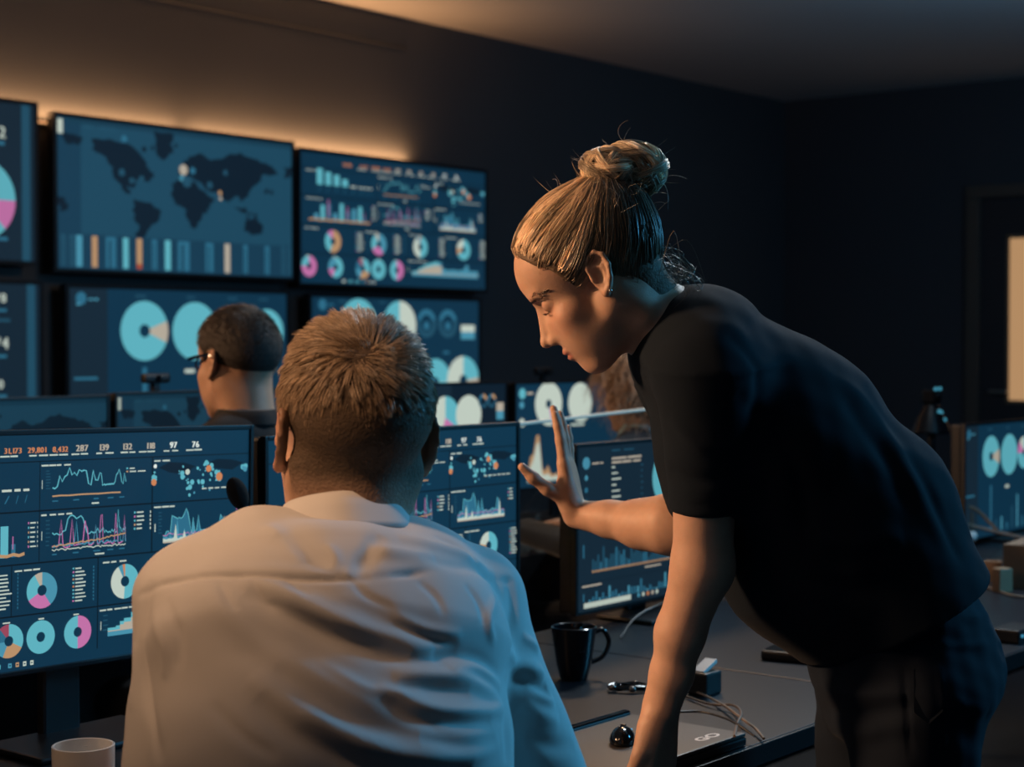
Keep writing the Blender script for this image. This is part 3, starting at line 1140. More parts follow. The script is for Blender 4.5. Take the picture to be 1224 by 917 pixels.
        PC = np.array([c for _, c, r, k, op in s.P])
        PR = np.array([r + 2 * k for _, c, r, k, op in s.P])
        for c, r, (fn, _, _, _, op) in zip(PC, PR, s.P):
            if op == 'u':
                near_u |= np.linalg.norm(cen - c, axis=1) < r + rb + h
        idx = np.nonzero(near_u)[0]
        dc = s.ev(cen[idx])
        for j, i in enumerate(idx):
            bi = np.unravel_index(i, nb)
            sl = tuple(slice(b * B, b * B + B + 1) for b in bi)
            if abs(dc[j]) > rb * 1.6 + 0.02:
                if dc[j] < 0:
                    D[sl] = -1
                continue
            m = np.linalg.norm(PC - cen[i], axis=1) < PR + rb + h
            near = [p for p, ok in zip(s.P, m) if ok]
            D[sl] = s.ev(cell + (lo + np.array(bi) * B * h), near).reshape(B + 1, B + 1, B + 1)
        ins = D < 0
        c8 = [ins[a:n[0] - 1 + a, b:n[1] - 1 + b, c:n[2] - 1 + c] for a in (0, 1) for b in (0, 1) for c in (0, 1)]
        allin = c8[0].copy()
        anyin = c8[0].copy()
        for c in c8[1:]:
            allin &= c
            anyin |= c
        act = np.argwhere(anyin & ~allin)
        cid = np.full(tuple(np.array(n) - 1), -1, np.int32)
        cid[tuple(act.T)] = np.arange(len(act))
        corners = np.array([(a, b, c) for a in (0, 1) for b in (0, 1) for c in (0, 1)])
        vals = np.stack([D[act[:, 0] + a, act[:, 1] + b, act[:, 2] + c] for a, b, c in corners], 1).astype(float)
        acc = np.zeros((len(act), 3))
        cnt = np.zeros(len(act))
        for i in range(8):
            for j in range(i + 1, 8):
                if np.abs(corners[i] - corners[j]).sum() != 1:
                    continue
                x = (vals[:, i] < 0) != (vals[:, j] < 0)
                den = vals[:, i] - vals[:, j]
                t = np.where(x, vals[:, i] / np.where(den == 0, 1, den), 0)
                p = corners[i] + t[:, None] * (corners[j] - corners[i])
                acc[x] += p[x]
                cnt[x] += 1
        VV = lo + (act + acc / cnt[:, None]) * h
        quads = []
        for axn in range(3):
            a, b = [(1, 2), (2, 0), (0, 1)][axn]
            sl0 = [slice(1, -1)] * 3
            sl1 = [slice(1, -1)] * 3
            sl0[axn] = slice(0, n[axn] - 1)
            sl1[axn] = slice(1, n[axn])
            A, B_ = ins[tuple(sl0)], ins[tuple(sl1)]
            e = np.argwhere(A != B_)
            flip = A[tuple(e.T)]
            off = np.ones(3, int)
            off[axn] = 0
            e = e + off
            da, db = np.eye(3, dtype=int)[a], np.eye(3, dtype=int)[b]
            q = np.stack([cid[tuple((e - da - db).T)], cid[tuple((e - db).T)], cid[tuple(e.T)], cid[tuple((e - da).T)]], 1)
            q[~flip] = q[~flip][:, ::-1]
            quads.append(q)
        return VV, np.concatenate(quads)

    def mesh(s, name, h, m, root, tint=None, lo=None, hi=None, extra=None):
        VV, Q = s.nets(h, lo, hi)
        if s.disps or extra:
            N_ = s.grad(VV)
            if s.disps:
                VV = s.disp(VV, N_)
            if extra:
                VV = VV + N_ * extra(VV, N_)[:, None]
        col = tint(VV) if tint else None
        o = quick_mesh(name, VV, Q, m, root, col)
        if root:
            o.location = -Vector(root.location)
        return o


def strands_mesh(name, paths, rad, m, root, cols):
    """hair: paths (n, s, 3) swept with a triangular section that thins towards the tip"""
    paths = np.asarray(paths)
    n, s, _ = paths.shape
    T = np.gradient(paths, axis=1)
    T /= np.maximum(np.linalg.norm(T, axis=2, keepdims=True), 1e-9)
    ref = RNG.normal(size=(n, 1, 3))
    A = ref - T * (T * ref).sum(2, keepdims=True)
    A /= np.maximum(np.linalg.norm(A, axis=2, keepdims=True), 1e-9)
    Bn = np.cross(T, A)
    taper = np.linspace(1, 0, s) ** 0.6 * 0.9 + 0.1
    rad = np.broadcast_to(np.asarray(rad, float), (n,))
    rr = rad[:, None, None] * taper[None, :, None]
    ring = [paths + rr * (math.cos(a) * A + math.sin(a) * Bn) for a in (0, 2.094, 4.189)]
    VV = np.stack(ring, 2).reshape(-1, 3)
    base = (np.arange(n)[:, None] * s + np.arange(s - 1)[None, :]).ravel() * 3
    Q = []
    for k in range(3):
        k2 = (k + 1) % 3
        Q.append(np.stack([base + k, base + k2, base + 3 + k2, base + 3 + k], 1))
    Q = np.concatenate(Q)
    cc = np.repeat(np.asarray(cols), s * 3, axis=0)
    o = quick_mesh(name, VV, Q, m, root, cc)
    if root:
        o.location = -Vector(root.location)
    return o


def arc_strand(roots, dirs, bend, length, s=6):
    """strands leaving roots along dirs and bending towards bend (unit vectors), lengths per strand"""
    n = len(roots)
    P = [roots]
    d = dirs.copy()
    step = (np.broadcast_to(length, (n,)) / (s - 1))[:, None]
    for i in range(s - 1):
        P.append(P[-1] + d * step)
        d = d + bend * (0.9 / (s - 1))
        d /= np.linalg.norm(d, axis=1, keepdims=True)
    return np.stack(P, 1)


# ------------------------------------------------------------------ heads and hands
def add_head(B, f, female=True, ear_out=16):
    """head in frame f: x to the face, y to the left ear, z up, ear canal at the origin"""
    s = f.s
    E = lambda c, r, k=0.012, op='u', R=None: B.ell(f(c), np.array(r) * s, f.R if R is None else f.R @ R, k * s, op)
    Cn = lambda a, b, ra, rb, k=0.01, op='u': B.cone(f(a), f(b), ra * s, rb * s, k * s, op)
    E((-.006, 0, .047), (.098, .074, .081), 0.0)
    E((-.045, 0, .030), (.062, .066, .062), .02)
    E((.036, 0, .045), (.062, .062, .058), .02)
    E((.040, 0, -.030), (.050, .054, .075), .03)
    for y in (1, -1):
        Cn((.002, .053 * y, -.045), (.066, .020 * y, -.102), .017, .013, .022)
        Cn((-.014, .052 * y, -.030), (-.024, .040 * y, -.085), .0195, .019, .025)
        E((.060, .040 * y, -.020), (.022, .020, .017), .018)
        E((.078, .020 * y, .030), (.014, .024, .008), .014)
        E((.056, .034 * y, -.050), (.028, .021, .036), .025)
        E((.076, .017 * y, -.030), (.021, .016, .030), .015)
        Cn((.083, .007 * y, .004), (.096, .012 * y, -.034), .009, .010, .010)
    E((.074, 0, -.100), (.020, .024, .017), .018)
    E((.072, 0, -.064), (.028, .032, .030), .020)
    E((.030, 0, -.085), (.045, .035, .022), .03)
    # eye sockets, lids
    for y in (1, -1):
        E((.098, .033 * y, .009), (.017, .019, .013), .012, 's')
        E((.0735, .0315 * y, .008), (.0145, .0165, .0135), .004)
        E((.0890, .0320 * y, -.0005), (.006, .0135, .0012), .0015, 's')
    # nose
    Cn((.089, 0, .016), (.112, 0, -.030), .0068, .0092, .010)
    E((.1155, 0, -.034), (.0100, .0095, .0088), .006)
    for y in (1, -1):
        E((.1035, .0115 * y, -.0385), (.0095, .0065, .0075), .006)
    for y in (1, -1):
        E((.1075, .0062 * y, -.0475), (.0050, .0034, .0045), .002, 's')
    # mouth
    E((.0985, 0, -.0625), (.0085, .019, .0055), .006)
    E((.0965, 0, -.0735), (.0085, .0165, .0060), .006)
    E((.1055, 0, -.0680), (.0100, .022, .0011), .0018, 's')
    # ears: bowl, rim, lobe
    for y in (1, -1):
        tilt = np.array(Matrix.Rotation(math.radians(-14), 3, 'Y')) @ np.array(Matrix.Rotation(math.radians(-ear_out * y), 3, 'Z'))
        c = np.array((-.012, .079 * y, .002))
        E(c, (.0175, .0055, .031), .006, 'u', tilt)
        rim = [(.012, -.008), (.015, .010), (.009, .025), (-.004, .030), (-.015, .022), (-.018, .006), (-.013, -.012), (-.006, -.024), (.002, -.031)]
        pr = [c + tilt @ np.array((a, .0045 * y, b)) for a, b in rim]
        for a, b in zip(pr, pr[1:]):
            Cn(a, b, .0032, .0032, .003)
        E(c + tilt @ np.array((.002, .0065 * y, -.004)), (.0085, .0068, .013), .003, 's', tilt)
        E(c + tilt @ np.array((-.004, .006 * y, .016)), (.008, .0050, .007), .003, 's', tilt)
        E(c + tilt @ np.array((.003, .002 * y, -.030)), (.007, .0045, .008), .005, 'u', tilt)
        E(c + tilt @ np.array((.012, .003 * y, -.006)), (.004, .0035, .006), .003, 'u', tilt)


def add_hand(B, wrist, Fd, N, T, s=1.0, curls=((.2, .3, .2),) * 4, thumb=None, spread=0.03, wr=0.022):
    """Fd along the fingers, N out of the back of the hand, T to the thumb side"""
    Fd = nrm(Fd)
    T = nrm(np.asarray(T) - Fd * (Fd @ T))
    N = nrm(np.asarray(N) - Fd * (Fd @ N) - T * (T @ N))
    W = np.asarray(wrist, float)
    offs = (.027, .009, -.0095, -.026)
    lens = (.086, .089, .085, .078)
    segs = ((.042, .025, .021), (.046, .029, .022), (.043, .027, .021), (.034, .020, .019))
    rads = ((.0098, .0088, .0078, .0064), (.0100, .0090, .0079, .0065), (.0095, .0085, .0075, .0062), (.0085, .0074, .0066, .0055))
    tips = []
    for i in range(4):
        a = W + T * offs[i] * .62 * s + Fd * .008 * s
        kn = W + Fd * lens[i] * s + T * offs[i] * s
        B.cone(a, kn, .0155 * s, .0118 * s, .011)
    B.cone(W + T * .013 * s - N * .006 * s + Fd * .022 * s, W + T * .024 * s - N * .006 * s + Fd * .045 * s, .017 * s, .013 * s, .014)
    B.cone(W - T * .016 * s - N * .005 * s + Fd * .02 * s, W - T * .022 * s - N * .004 * s + Fd * .06 * s, .014 * s, .011 * s, .012)
    for i in range(4):
        p = W + Fd * lens[i] * s + T * offs[i] * s
        ang = 0
        d0 = nrm(Fd + T * (offs[i] / .027) * spread)
        for j in range(3):
            ang += curls[i][j]
            d = d0 * math.cos(ang) - N * math.sin(ang)
            q = p + d * segs[i][j] * s
            B.cone(p, q, rads[i][j] * s, rads[i][j + 1] * s, .0035)
            p = q
        tips.append((p, d))
    p = W + Fd * .024 * s + T * .022 * s - N * .006 * s
    th = thumb or (Fd * .6 + T * .75 - N * .2, Fd * .8 + T * .55 - N * .2, Fd * .9 + T * .4 - N * .2)
    for d, L, ra, rb in zip(th, (.040, .033, .027), (.0145, .0112, .0100), (.0112, .0100, .0076)):
        q = p + nrm(d) * L * s
        B.cone(p, q, ra * s, rb * s, .007)
        p = q
    tips.append((p, nrm(th[2])))
    return tips


def skin_mat(name, base):
    return mat(name, base, 0.52, attr='tint', noise=(70, 0.10), bump=(420, 0.16), sss=0.12, spec=0.35)


def hair_mat(name):
    return mat(name, (0.3, 0.2, 0.1), 0.34, attr='tint', spec=0.5)


def fabric(name, col, rough=0.85, scale=900, amt=0.08, sheen=0.15, spec=0.25):
    return mat(name, col, rough, noise=(scale * .02, amt), bump=(scale, 0.12), sheen=sheen, spec=spec)
# ------------------------------------------------------------------ desks, partition, chairs
desk_top_m = mat('dark_desk_laminate', (0.011, 0.014, 0.019), 0.40, spec=.3, noise=(60, 0.15), bump=(500, 0.05))
desk_edge_m = mat('black_desk_edge', (0.008, 0.008, 0.009), 0.35)
DESK_V0, DESK_V1 = 1.320, 2.205


def desk(label, u0, u1, v0, v1, group=None, pedestal=None):
    root = thing('desk', label, 'desk', uv((u0 + u1) / 2, (v0 + v1) / 2, 0), ROT_U, group)
    L, W = u1 - u0, v1 - v0
    MB().box((0, 0, DESK_Z - 0.014), (L, W - 0.008, 0.028), bevel=0.002).out('desk_top', desk_top_m, root)
    MB().box((0, -W / 2 + 0.001, DESK_Z - 0.0165), (L, 0.006, 0.031), bevel=0.0015).out('edge_band', desk_edge_m, root)
    MB().box((0, W / 2 - 0.06, 0.46), (L - 0.2, 0.018, 0.36)).out('modesty_panel', black_plastic, root)
    for sx in (-1, 1):
        for sy in (-1, 1):
            MB().box((sx * (L / 2 - 0.06), sy * (W / 2 - 0.06), 0.346), (0.05, 0.05, 0.69), bevel=0.004).out('leg', grey_metal, root)
    return root


desk('near desk under the left pair of monitors where the pale shirted man sits', 0.55, 2.70, DESK_V0, DESK_V1)
desk('near desk with the black mug and loose cables in front of the woman', 2.705, 4.60, DESK_V0, DESK_V1)
desk('near desk at the right edge under the monitor behind the woman', 4.605, 6.50, DESK_V0, DESK_V1)
desk('second row desk at the left in front of the man in glasses', 0.9, 4.05, 3.02, 3.78)
desk('second row desk lit warm behind the woman\'s raised hand', 4.055, 6.4, 3.02, 3.78)

# glass partition behind the near desks
pA = pt(624, 505, 3.62)
hP = pA[2]
pB_ = pt(778, 486.5, 4.45)
dP = nrm((pB_ - pA) * np.array([1, 1, 0]))
pA = pA - dP * .15
LP = float(np.linalg.norm((pB_ - pA)[:2]))
root = thing('glass_partition', 'clear glass partition with a bright top rim behind the woman\'s raised hand', 'partition', (*((pA + pB_)[:2] / 2), 0), math.atan2(dP[1], dP[0]))
gm = mat('clear_glass', (0.96, 0.99, 0.99), 0.0, trans=1.0, spec=0.5)
gm.node_tree.nodes['Principled BSDF'].inputs['IOR'].default_value = 1.12
MB().box((0, 0, (hP + 0.06) / 2), (LP, 0.006, hP - 0.06 - 0.006)).out('glass_pane', gm, root)
MB().box((0, 0, hP - 0.003), (LP, 0.010, 0.007), bevel=0.002).out('top_rim', mat('polished_rim', (0.95, 0.80, 0.64), 0.4, 0.0), root)
for sx in (-1, 1):
    MB().box((sx * (LP / 2 - 0.12), 0, 0.032), (0.05, 0.12, 0.064), bevel=0.004).out('foot', grey_metal, root)

chair_m = fabric('charcoal_chair_fabric', (0.016, 0.017, 0.02), 0.9)


def chair(label, p, rz, back=0.30):
    root = thing('office_chair', label, 'chair', (p[0], p[1], 0), rz)
    MB().box((0, 0, 0.44), (0.40, 0.42, 0.06), bevel=0.02).out('seat', chair_m, root, True)
    MB().box((-0.235, 0, 0.46 + 0.12 + back / 2), (0.035, 0.36, back), bevel=0.015).out('backrest', chair_m, root, True)
    MB().tube([(-0.12, 0, 0.40), (-0.262, 0, 0.42), (-0.265, 0, 0.64)], 0.014).out('back_arm', grey_metal, root)
    MB().tube([(0, 0, 0.06), (0, 0, 0.42)], 0.025, 12).out('gas_column', grey_metal, root)
    for k in range(5):
        a = 2 * math.pi * k / 5 + 0.3
        lg = MB().tube([(0.02 * math.cos(a), 0.02 * math.sin(a), 0.085), (0.26 * math.cos(a), 0.26 * math.sin(a), 0.065)], [0.022, 0.014]).out('leg', grey_metal, root)
        MB().sphere((0.26 * math.cos(a), 0.26 * math.sin(a), 0.029), 0.029, (1, .8, 1), None, 12).out('castor', black_plastic, lg)
    return root


# ------------------------------------------------------------------ shared figure helpers
DARK_BROWN = np.array([0.055, 0.036, 0.022])


def cranium(f):
    s = f.s
    B = Body()
    B.ell(f((-.006, 0, .047)), np.array((.098, .074, .081)) * s, f.R, 0)
    B.ell(f((-.045, 0, .030)), np.array((.062, .066, .062)) * s, f.R, .02)
    B.ell(f((.036, 0, .045)), np.array((.062, .062, .058)) * s, f.R, .02)
    return B


def scalp_points(f, cr, n, inside):
    """random points of the hair region on the skull, with normals"""
    d = RNG.normal(size=(n, 3))
    d /= np.linalg.norm(d, axis=1, keepdims=True)
    P = cr.project(f.o + (d * np.array((.1, .08, .09)) + np.array((-.005, 0, .045))) @ f.R.T * f.s)
    m = inside(f.inv(P))
    P = P[m]
    return P, cr.grad(P)


def seated_legs(B, pel, fd, sd, r0, knee_z=0.50, reach=0.42, foot=True, inf=0.0):
    for s in (-1, 1):
        h = pel + sd * 0.09 * s + Z * -0.02
        k = np.array([*(pel + fd * reach + sd * 0.11 * s)[:2], knee_z])
        a = np.array([*(k + fd * 0.02)[:2], 0.09])
        B.cone(h, k, r0 + .012 + inf, r0 - .012 + inf, .03)
        B.cone(k, a, r0 - .014 + inf, .045 + inf, .02)
        if foot:
            B.cone(a + Z * -0.03, a + fd * 0.14 + Z * -0.055, .038, .03, .02)


def make_shoes(root, pel, fd, sd, reach, m):
    for s in (-1, 1):
        a = (pel + fd * (reach + 0.02) + sd * 0.11 * s)
        B = Body()
        B.cone(np.array([*(a - fd * .03)[:2], .05]), np.array([*(a + fd * .15)[:2], .042]), .047, .040, .02)
        B.cone(np.array([*a[:2], .06]), np.array([*a[:2], .10]), .047, .045, .02)
        B.cut((a[0], a[1], 0.002), (0, 0, -1), .002)
        B.mesh('shoe', 0.010, m, root)


black_leather = mat('black_leather', (0.01, 0.01, 0.011), 0.4)
dark_trousers = fabric('dark_trousers', (0.012, 0.014, 0.02))
SKIN = np.array([0.50, 0.305, 0.21])
skin = skin_mat('skin', tuple(SKIN))
hair_m = hair_mat('hair')

# ------------------------------------------------------------------ the seated man in the pale shirt
mroot = thing('person', 'seated man seen from behind in a pale collared shirt with short fair brown hair', 'person', (-0.17, 1.66, 0))
mf = Frame(pt(421, 531, 1.86), (-.36, .925, -.10), (0.06, 0.02, 1), 1.02)
mr = nrm((.93, .36, 0))
mfd = nrm((-.36, .93, 0))
M_S, M_C, M_W, M_P = pt(396, 694, 1.805), pt(398, 775, 1.765), pt(403, 905, 1.71), np.array([-.165, 1.665, .59])
M_NB = pt(405, 622, 1.835)
M_LJ, M_RJ = pt(232, 718, 1.765), pt(562, 722, 1.885)
M_LE, M_LW = np.array([-.352, 1.70, .80]), np.array([-.40, 2.09, .772])
M_RE, M_RW = np.array([.048, 1.845, .80]), np.array([-.09, 2.20, .772])


def man_torso(B, i):
    B.tube(M_S, M_C, mr, (.146 + i, .090 + i), (.178 + i, .112 + i), 0.0, cap=.30)
    B.tube(M_C, M_W, mr, (.178 + i, .112 + i), (.166 + i, .112 + i), .03)
    B.tube(M_W, M_P, mr, (.166 + i, .112 + i), (.168 + i, .12 + i), .03)
    B.cone(M_NB - Z * .078, pt(318, 676, 1.79), .044 + i, .042 + i, .045)
    B.cone(M_NB - Z * .078, pt(486, 684, 1.845), .044 + i, .042 + i, .045)
    B.cone(pt(318, 676, 1.79), M_LJ, .042 + i, .046 + i, .03)
    B.cone(pt(486, 684, 1.845), M_RJ, .042 + i, .046 + i, .03)
    for J, E_, W_ in ((M_LJ, M_LE, M_LW), (M_RJ, M_RE, M_RW)):
        B.cone(J, E_, .046 + i, .040 + i, .022)
        B.cone(E_, W_ - nrm(W_ - E_) * (0.012 if i > 0 else 0), .042 + i, .030 + i * .8, .02)


MB_ = Body()
add_head(MB_, mf, False, 9)
MB_.cone(mf((-.022, 0, -.035)), M_NB - Z * .02, .049, .050, .025)
man_torso(MB_, -.004)
seated_legs(MB_, M_P, mfd, mr, .070, inf=-.006)
for s_, W_, E_ in ((-1, M_LW, M_LE), (1, M_RW, M_RE)):
    d_ = nrm(W_ - E_)
    add_hand(MB_, W_ + d_ * .01, d_ * np.array([1, 1, .15]), Z, mr * -s_, 1.05, ((.15, .25, .2),) * 4)


def man_tint(VV):
    L = mf.inv(VV)
    c = np.tile(SKIN, (len(VV), 1)) * 1.0
    ear = np.clip((np.abs(L[:, 1]) - .074) / .012, 0, 1)[:, None]
    c = c * (1 - .12 * ear * np.array([0, 1, 1]))
    st_ = (np.clip((-L[:, 0] - .010) / .012, 0, 1) * np.clip((L[:, 2] + .10) / .05, 0, 1))[:, None]
    c = c * (1 - .7 * st_) + DARK_BROWN * 1.4 * .7 * st_
    return c


MB_.mesh('body', 0.0034, skin, mroot, man_tint)

MS = Body()
man_torso(MS, .012)


def mfold(px_pts, amp, width):
    P = [MS.hit(x, y, 1.2, 2.3) for x, y in px_pts]
    P = [p for p in P if p is not None]
    if len(P) > 1:
        MS.fold(spline(P, 5), amp, width)


for pts_, a_, w_ in (
    # yoke seam
    ([(166, 712), (218, 694), (282, 687), (390, 693), (488, 686), (612, 695)], -.0050, .0034),
    ([(166, 704), (218, 685), (282, 678), (390, 684), (488, 677), (612, 686)], .0020, .008),
    # long diagonal folds from the left shoulder
    ([(286, 690), (330, 706), (385, 734), (434, 753), (488, 770), (520, 776)], .0095, .0115),
    ([(292, 708), (335, 728), (388, 756), (436, 773), (490, 786)], -.0080, .011),
    ([(300, 808), (350, 850), (375, 862), (434, 890), (492, 906), (551, 903), (596, 884)], .0120, .013),
    ([(310, 832), (352, 873), (434, 914), (500, 928), (560, 925)], -.0085, .013),
    ([(250, 705), (300, 760), (360, 800), (420, 830), (470, 845)], .0045, .013),
    ([(330, 800), (390, 846), (440, 868), (500, 880)], -.0055, .012),
    # folds drawn to the right armpit
    ([(450, 818), (493, 842), (537, 852), (580, 852), (604, 845)], .0075, .0085),
    ([(455, 832), (495, 857), (540, 866), (585, 864)], -.0065, .0085),
    ([(470, 808), (520, 808), (560, 814), (596, 834)], .0065, .0085),
    ([(480, 822), (520, 824), (560, 830)], -.0050, .008),
    ([(535, 800), (570, 798), (600, 822)], .0055, .008),
    ([(520, 790), (560, 786), (596, 806)], -.004, .008),
    # folds near the collar
    ([(440, 656), (470, 662), (520, 668)], .0060, .010),
    ([(330, 640), (372, 664), (410, 690)], -.0050, .011),
    ([(316, 628), (345, 650), (365, 672)], .0045, .010),
    ([(455, 640), (440, 664), (424, 690)], -.0050, .009),
    ([(478, 642), (520, 652), (560, 668), (590, 690)], .0045, .010),
    ([(500, 668), (540, 676), (580, 690)], -.0035, .008),
    # seams between the sleeves and the back
    ([(183, 692), (172, 740), (168, 790), (180, 850), (196, 910)], -.0065, .009),
    ([(606, 688), (612, 740), (610, 800), (606, 860), (606, 912)], -.0055, .009),
    ([(160, 770), (152, 810), (156, 850)], .004, .010),
    ([(616, 786), (636, 800), (652, 806)], .0085, .010),
    ([(612, 806), (640, 822), (656, 822)], -.0060, .009),
    ([(624, 842), (650, 856), (668, 862)], .0045, .010),
    ([(630, 880), (660, 892), (684, 890)], -.0040, .010),
    # finer creases
    ([(262, 694), (272, 716), (284, 730)], -.0028, .0045), ([(300, 692), (312, 712), (330, 728)], -.0026, .0045),
    ([(340, 690), (356, 704), (372, 714)], -.0022, .004), ([(420, 694), (440, 712), (470, 726)], -.0024, .0045),
    ([(500, 694), (520, 712), (530, 735)], -.0022, .0045), ([(556, 700), (572, 722), (578, 748)], -.0026, .0045),
    ([(470, 735), (510, 752), (552, 760)], .0036, .006), ([(470, 744), (510, 762), (548, 770)], -.0030, .005),
    ([(380, 790), (430, 820), (470, 830), (510, 828)], .0034, .0065), ([(250, 840), (290, 880), (330, 905)], -.0034, .007),
    ([(520, 868), (556, 876), (596, 868)], .0042, .007), ([(500, 884), (550, 894), (592, 886)], -.0040, .006),
    ([(186, 730), (196, 770), (196, 812)], .0034, .007), ([(200, 716), (214, 756), (214, 800)], -.0026, .006),
    ([(450, 782), (500, 788), (548, 780)], -.0034, .006), ([(590, 716), (584, 742), (590, 770)], .0036, .006),
    ([(390, 652), (400, 668), (396, 684)], .0030, .006), ([(520, 640), (548, 654), (566, 676)], -.0028, .005),
    ([(626, 760), (640, 770), (646, 776)], .0040, .006), ([(628, 820), (652, 836), (662, 838)], .0048, .007),
):
    mfold(pts_, a_, w_)


def soft_noise(VV, N_):
    a = np.sin(VV[:, 0] * 31 + VV[:, 2] * 17) * np.sin(VV[:, 2] * 26 - VV[:, 0] * 13 + 1.3)
    b = np.sin(VV[:, 0] * 70 + VV[:, 2] * 52 + VV[:, 1] * 40) * np.sin(VV[:, 2] * 44 - VV[:, 0] * 35 + .6)
    return a * .0022 + b * .0009


shirt_m = fabric('pale_cotton', (0.52, 0.52, 0.52), 0.8, 1500, 0.03, 0.1)
shirt = MS.mesh('shirt', 0.0034, shirt_m, mroot, extra=soft_noise)
MT = Body()
MT.tube(M_P + Z * .14, M_P, mr, (.176, .128), (.182, .135), 0)
seated_legs(MT, M_P, mfd, mr, .078, foot=False)
MT.mesh('trousers', 0.008, dark_trousers, mroot)
make_shoes(mroot, M_P, mfd, mr, 0.42, black_leather)


def collar(root, c, ax, fd, rx, ry, stand, fall, flare, m, name='collar', gap=0.35, tip=0.0, seg=60):
    """folded collar: stands up around the neck along ax and falls outward; fd is the front"""
    ax = nrm(ax)
    fd = nrm(np.asarray(fd) - ax * (np.asarray(fd) @ ax))
    sd = np.cross(ax, fd)
    prof = [(-.002, 0), (-.002, stand * .5), (0, stand), (.003, stand + .0035), (.0075, stand + .001), (.011 + flare * .3, stand - fall * .4), (.012 + flare * .75, stand - fall * .8), (.012 + flare, stand - fall), (.0095 + flare, stand - fall), (.007 + flare * .5, stand - fall * .6), (.004, stand - .006), (.0015, stand * .5), (.001, 0)]
    VV, FF = [], []
    for i in range(seg + 1):
        t = gap + (2 * math.pi - 2 * gap) * i / seg
        dr = fd * math.cos(t) + sd * math.sin(t)
        rad = rx * abs(math.sin(t)) ** 2 + ry * math.cos(t) ** 2
        wob = .0022 * math.sin(3 * t + .5) + .0012 * math.sin(7 * t)
        fr = max(0, math.cos(t))
        for o_, h_ in prof:
            VV.append(c + dr * (rad + o_ + (wob if o_ > .006 else 0)) + ax * (h_ - (tip * fr if h_ < stand - fall * .5 else 0)))
    n = len(prof)
    for i in range(seg):
        for j in range(n):
            FF.append((i * n + j, i * n + (j + 1) % n, (i + 1) * n + (j + 1) % n, (i + 1) * n + j))
    FF.append(tuple(range(n)))
    FF.append(tuple(range(seg * n, seg * n + n))[::-1])
    o = mesh_obj(name, VV, FF, m, root, True)
    o.location = -Vector(root.location)
    return o


collar(mroot, np.array([-.183, 1.829, 1.108]), nrm((-.10, .27, .95)), mfd, .058, .062, .047, .040, .012, shirt_m, tip=.01)

# hair of the seated man: clipped sides, longer on top, a whorl at the crown
mcr = cranium(mf)
mcr.cone(mf((-.022, 0, -.035)), M_NB - Z * .02, .049, .050, .025)
for y in (1, -1):
    mcr.cone(mf((-.014, .052 * y, -.030)), mf((-.024, .040 * y, -.085)), .0205, .020, .025)
whorl = mf.inv(mcr.hit(434, 424)[None])[0]


def m_line(L):
    return np.interp(L[:, 0], [-.11, -.05, -.024, -.012, .012, .03, .05, .075, .1], [-.078, -.076, -.068, .030, .030, .010, .046, .080, .11])


def m_in(L):
    return L[:, 2] > m_line(L) + RNG.normal(0, .006, len(L))


cap = Body()
cap.ell(mf((-.006, 0, .047)), (np.array((.098, .074, .081)) + .0035) * mf.s, mf.R, 0)
cap.ell(mf((-.045, 0, .030)), (np.array((.062, .066, .062)) + .0035) * mf.s, mf.R, .02)
cap.ell(mf((.036, 0, .045)), (np.array((.062, .062, .058)) + .0025) * mf.s, mf.R, .02)
cap.cone(mf((-.022, 0, -.035)), mf((-.03, 0, -.10)), .052, .052, .025)
for y in (1, -1):
    cap.cone(mf((-.014, .052 * y, -.030)), mf((-.024, .040 * y, -.085)), .0245, .0245, .025)
VVc, Qc = cap.nets(0.003)
Lc = mf.inv(VVc)
edge = Lc[:, 2] - m_line(Lc)
sink = np.clip((.026 - edge) / .030, 0, 1) * .0058
VVc = VVc - cap.grad(VVc) * sink[:, None]
keep = edge > -.006
Qc = Qc[keep[Qc].all(1)]
used, inv_ = np.unique(Qc, return_inverse=True)
ck = np.clip((edge[used] - .002) / .04, 0, 1)[:, None]
capo = quick_mesh('hair_base', VVc[used], inv_.reshape(Qc.shape), mat('hair_base_brown', tuple(DARK_BROWN * .9), 0.8, attr='tint', noise=(160, .4), bump=(300, .8)), mroot, SKIN * .62 * (1 - ck) + DARK_BROWN * 1.3 * ck)
capo.location = -Vector(mroot.location)


def clumped(P, N_, dirs, bend, length, s, n_guides, pull):
    gi = RNG.choice(len(P), n_guides, replace=False)
    paths = arc_strand(P, dirs, bend, length, s)
    gp = paths[gi]
    idx = np.zeros(len(P), int)
    for a in range(0, len(P), 1500):
        dd = ((P[a:a + 1500, None] - P[gi][None]) ** 2).sum(2)
        idx[a:a + 1500] = dd.argmin(1)
    wt = (np.linspace(0, 1, s) ** 1.3)[None, :, None] * pull
    tgt = gp[idx] + (P - P[gi][idx])[:, None] * .25
    return paths * (1 - wt) + tgt * wt


P, N_ = scalp_points(mf, mcr, 26000, m_in)
L = mf.inv(P)
t_ = P - mf(whorl)
t_ -= N_ * (t_ * N_).sum(1, keepdims=True)
dist = np.linalg.norm(t_, axis=1, keepdims=True)
t_ = t_ / np.maximum(dist, 1e-6)
sw = np.cross(N_, t_)
fl = t_ + sw * np.clip(.55 - dist * 6, 0, .6)
low = np.clip(1 - (L[:, 2] - .02) / .05, 0, 1)[:, None]
fl = fl * (1 - .5 * low) + (-Z) * .6 * low
fl -= N_ * (fl * N_).sum(1, keepdims=True)
fl /= np.maximum(np.linalg.norm(fl, axis=1, keepdims=True), 1e-6)
length = np.interp(L[:, 2], [-.05, -.01, .03, .06, .09, .13], [.008, .010, .014, .026, .034, .036]) * RNG.uniform(.75, 1.2, len(P))
lift = np.interp(L[:, 2], [-.05, 0, .04, .08, .12], [.35, .35, .42, .45, 1.0])[:, None]
lift = lift + np.clip(.5 - dist * 14, 0, .5)
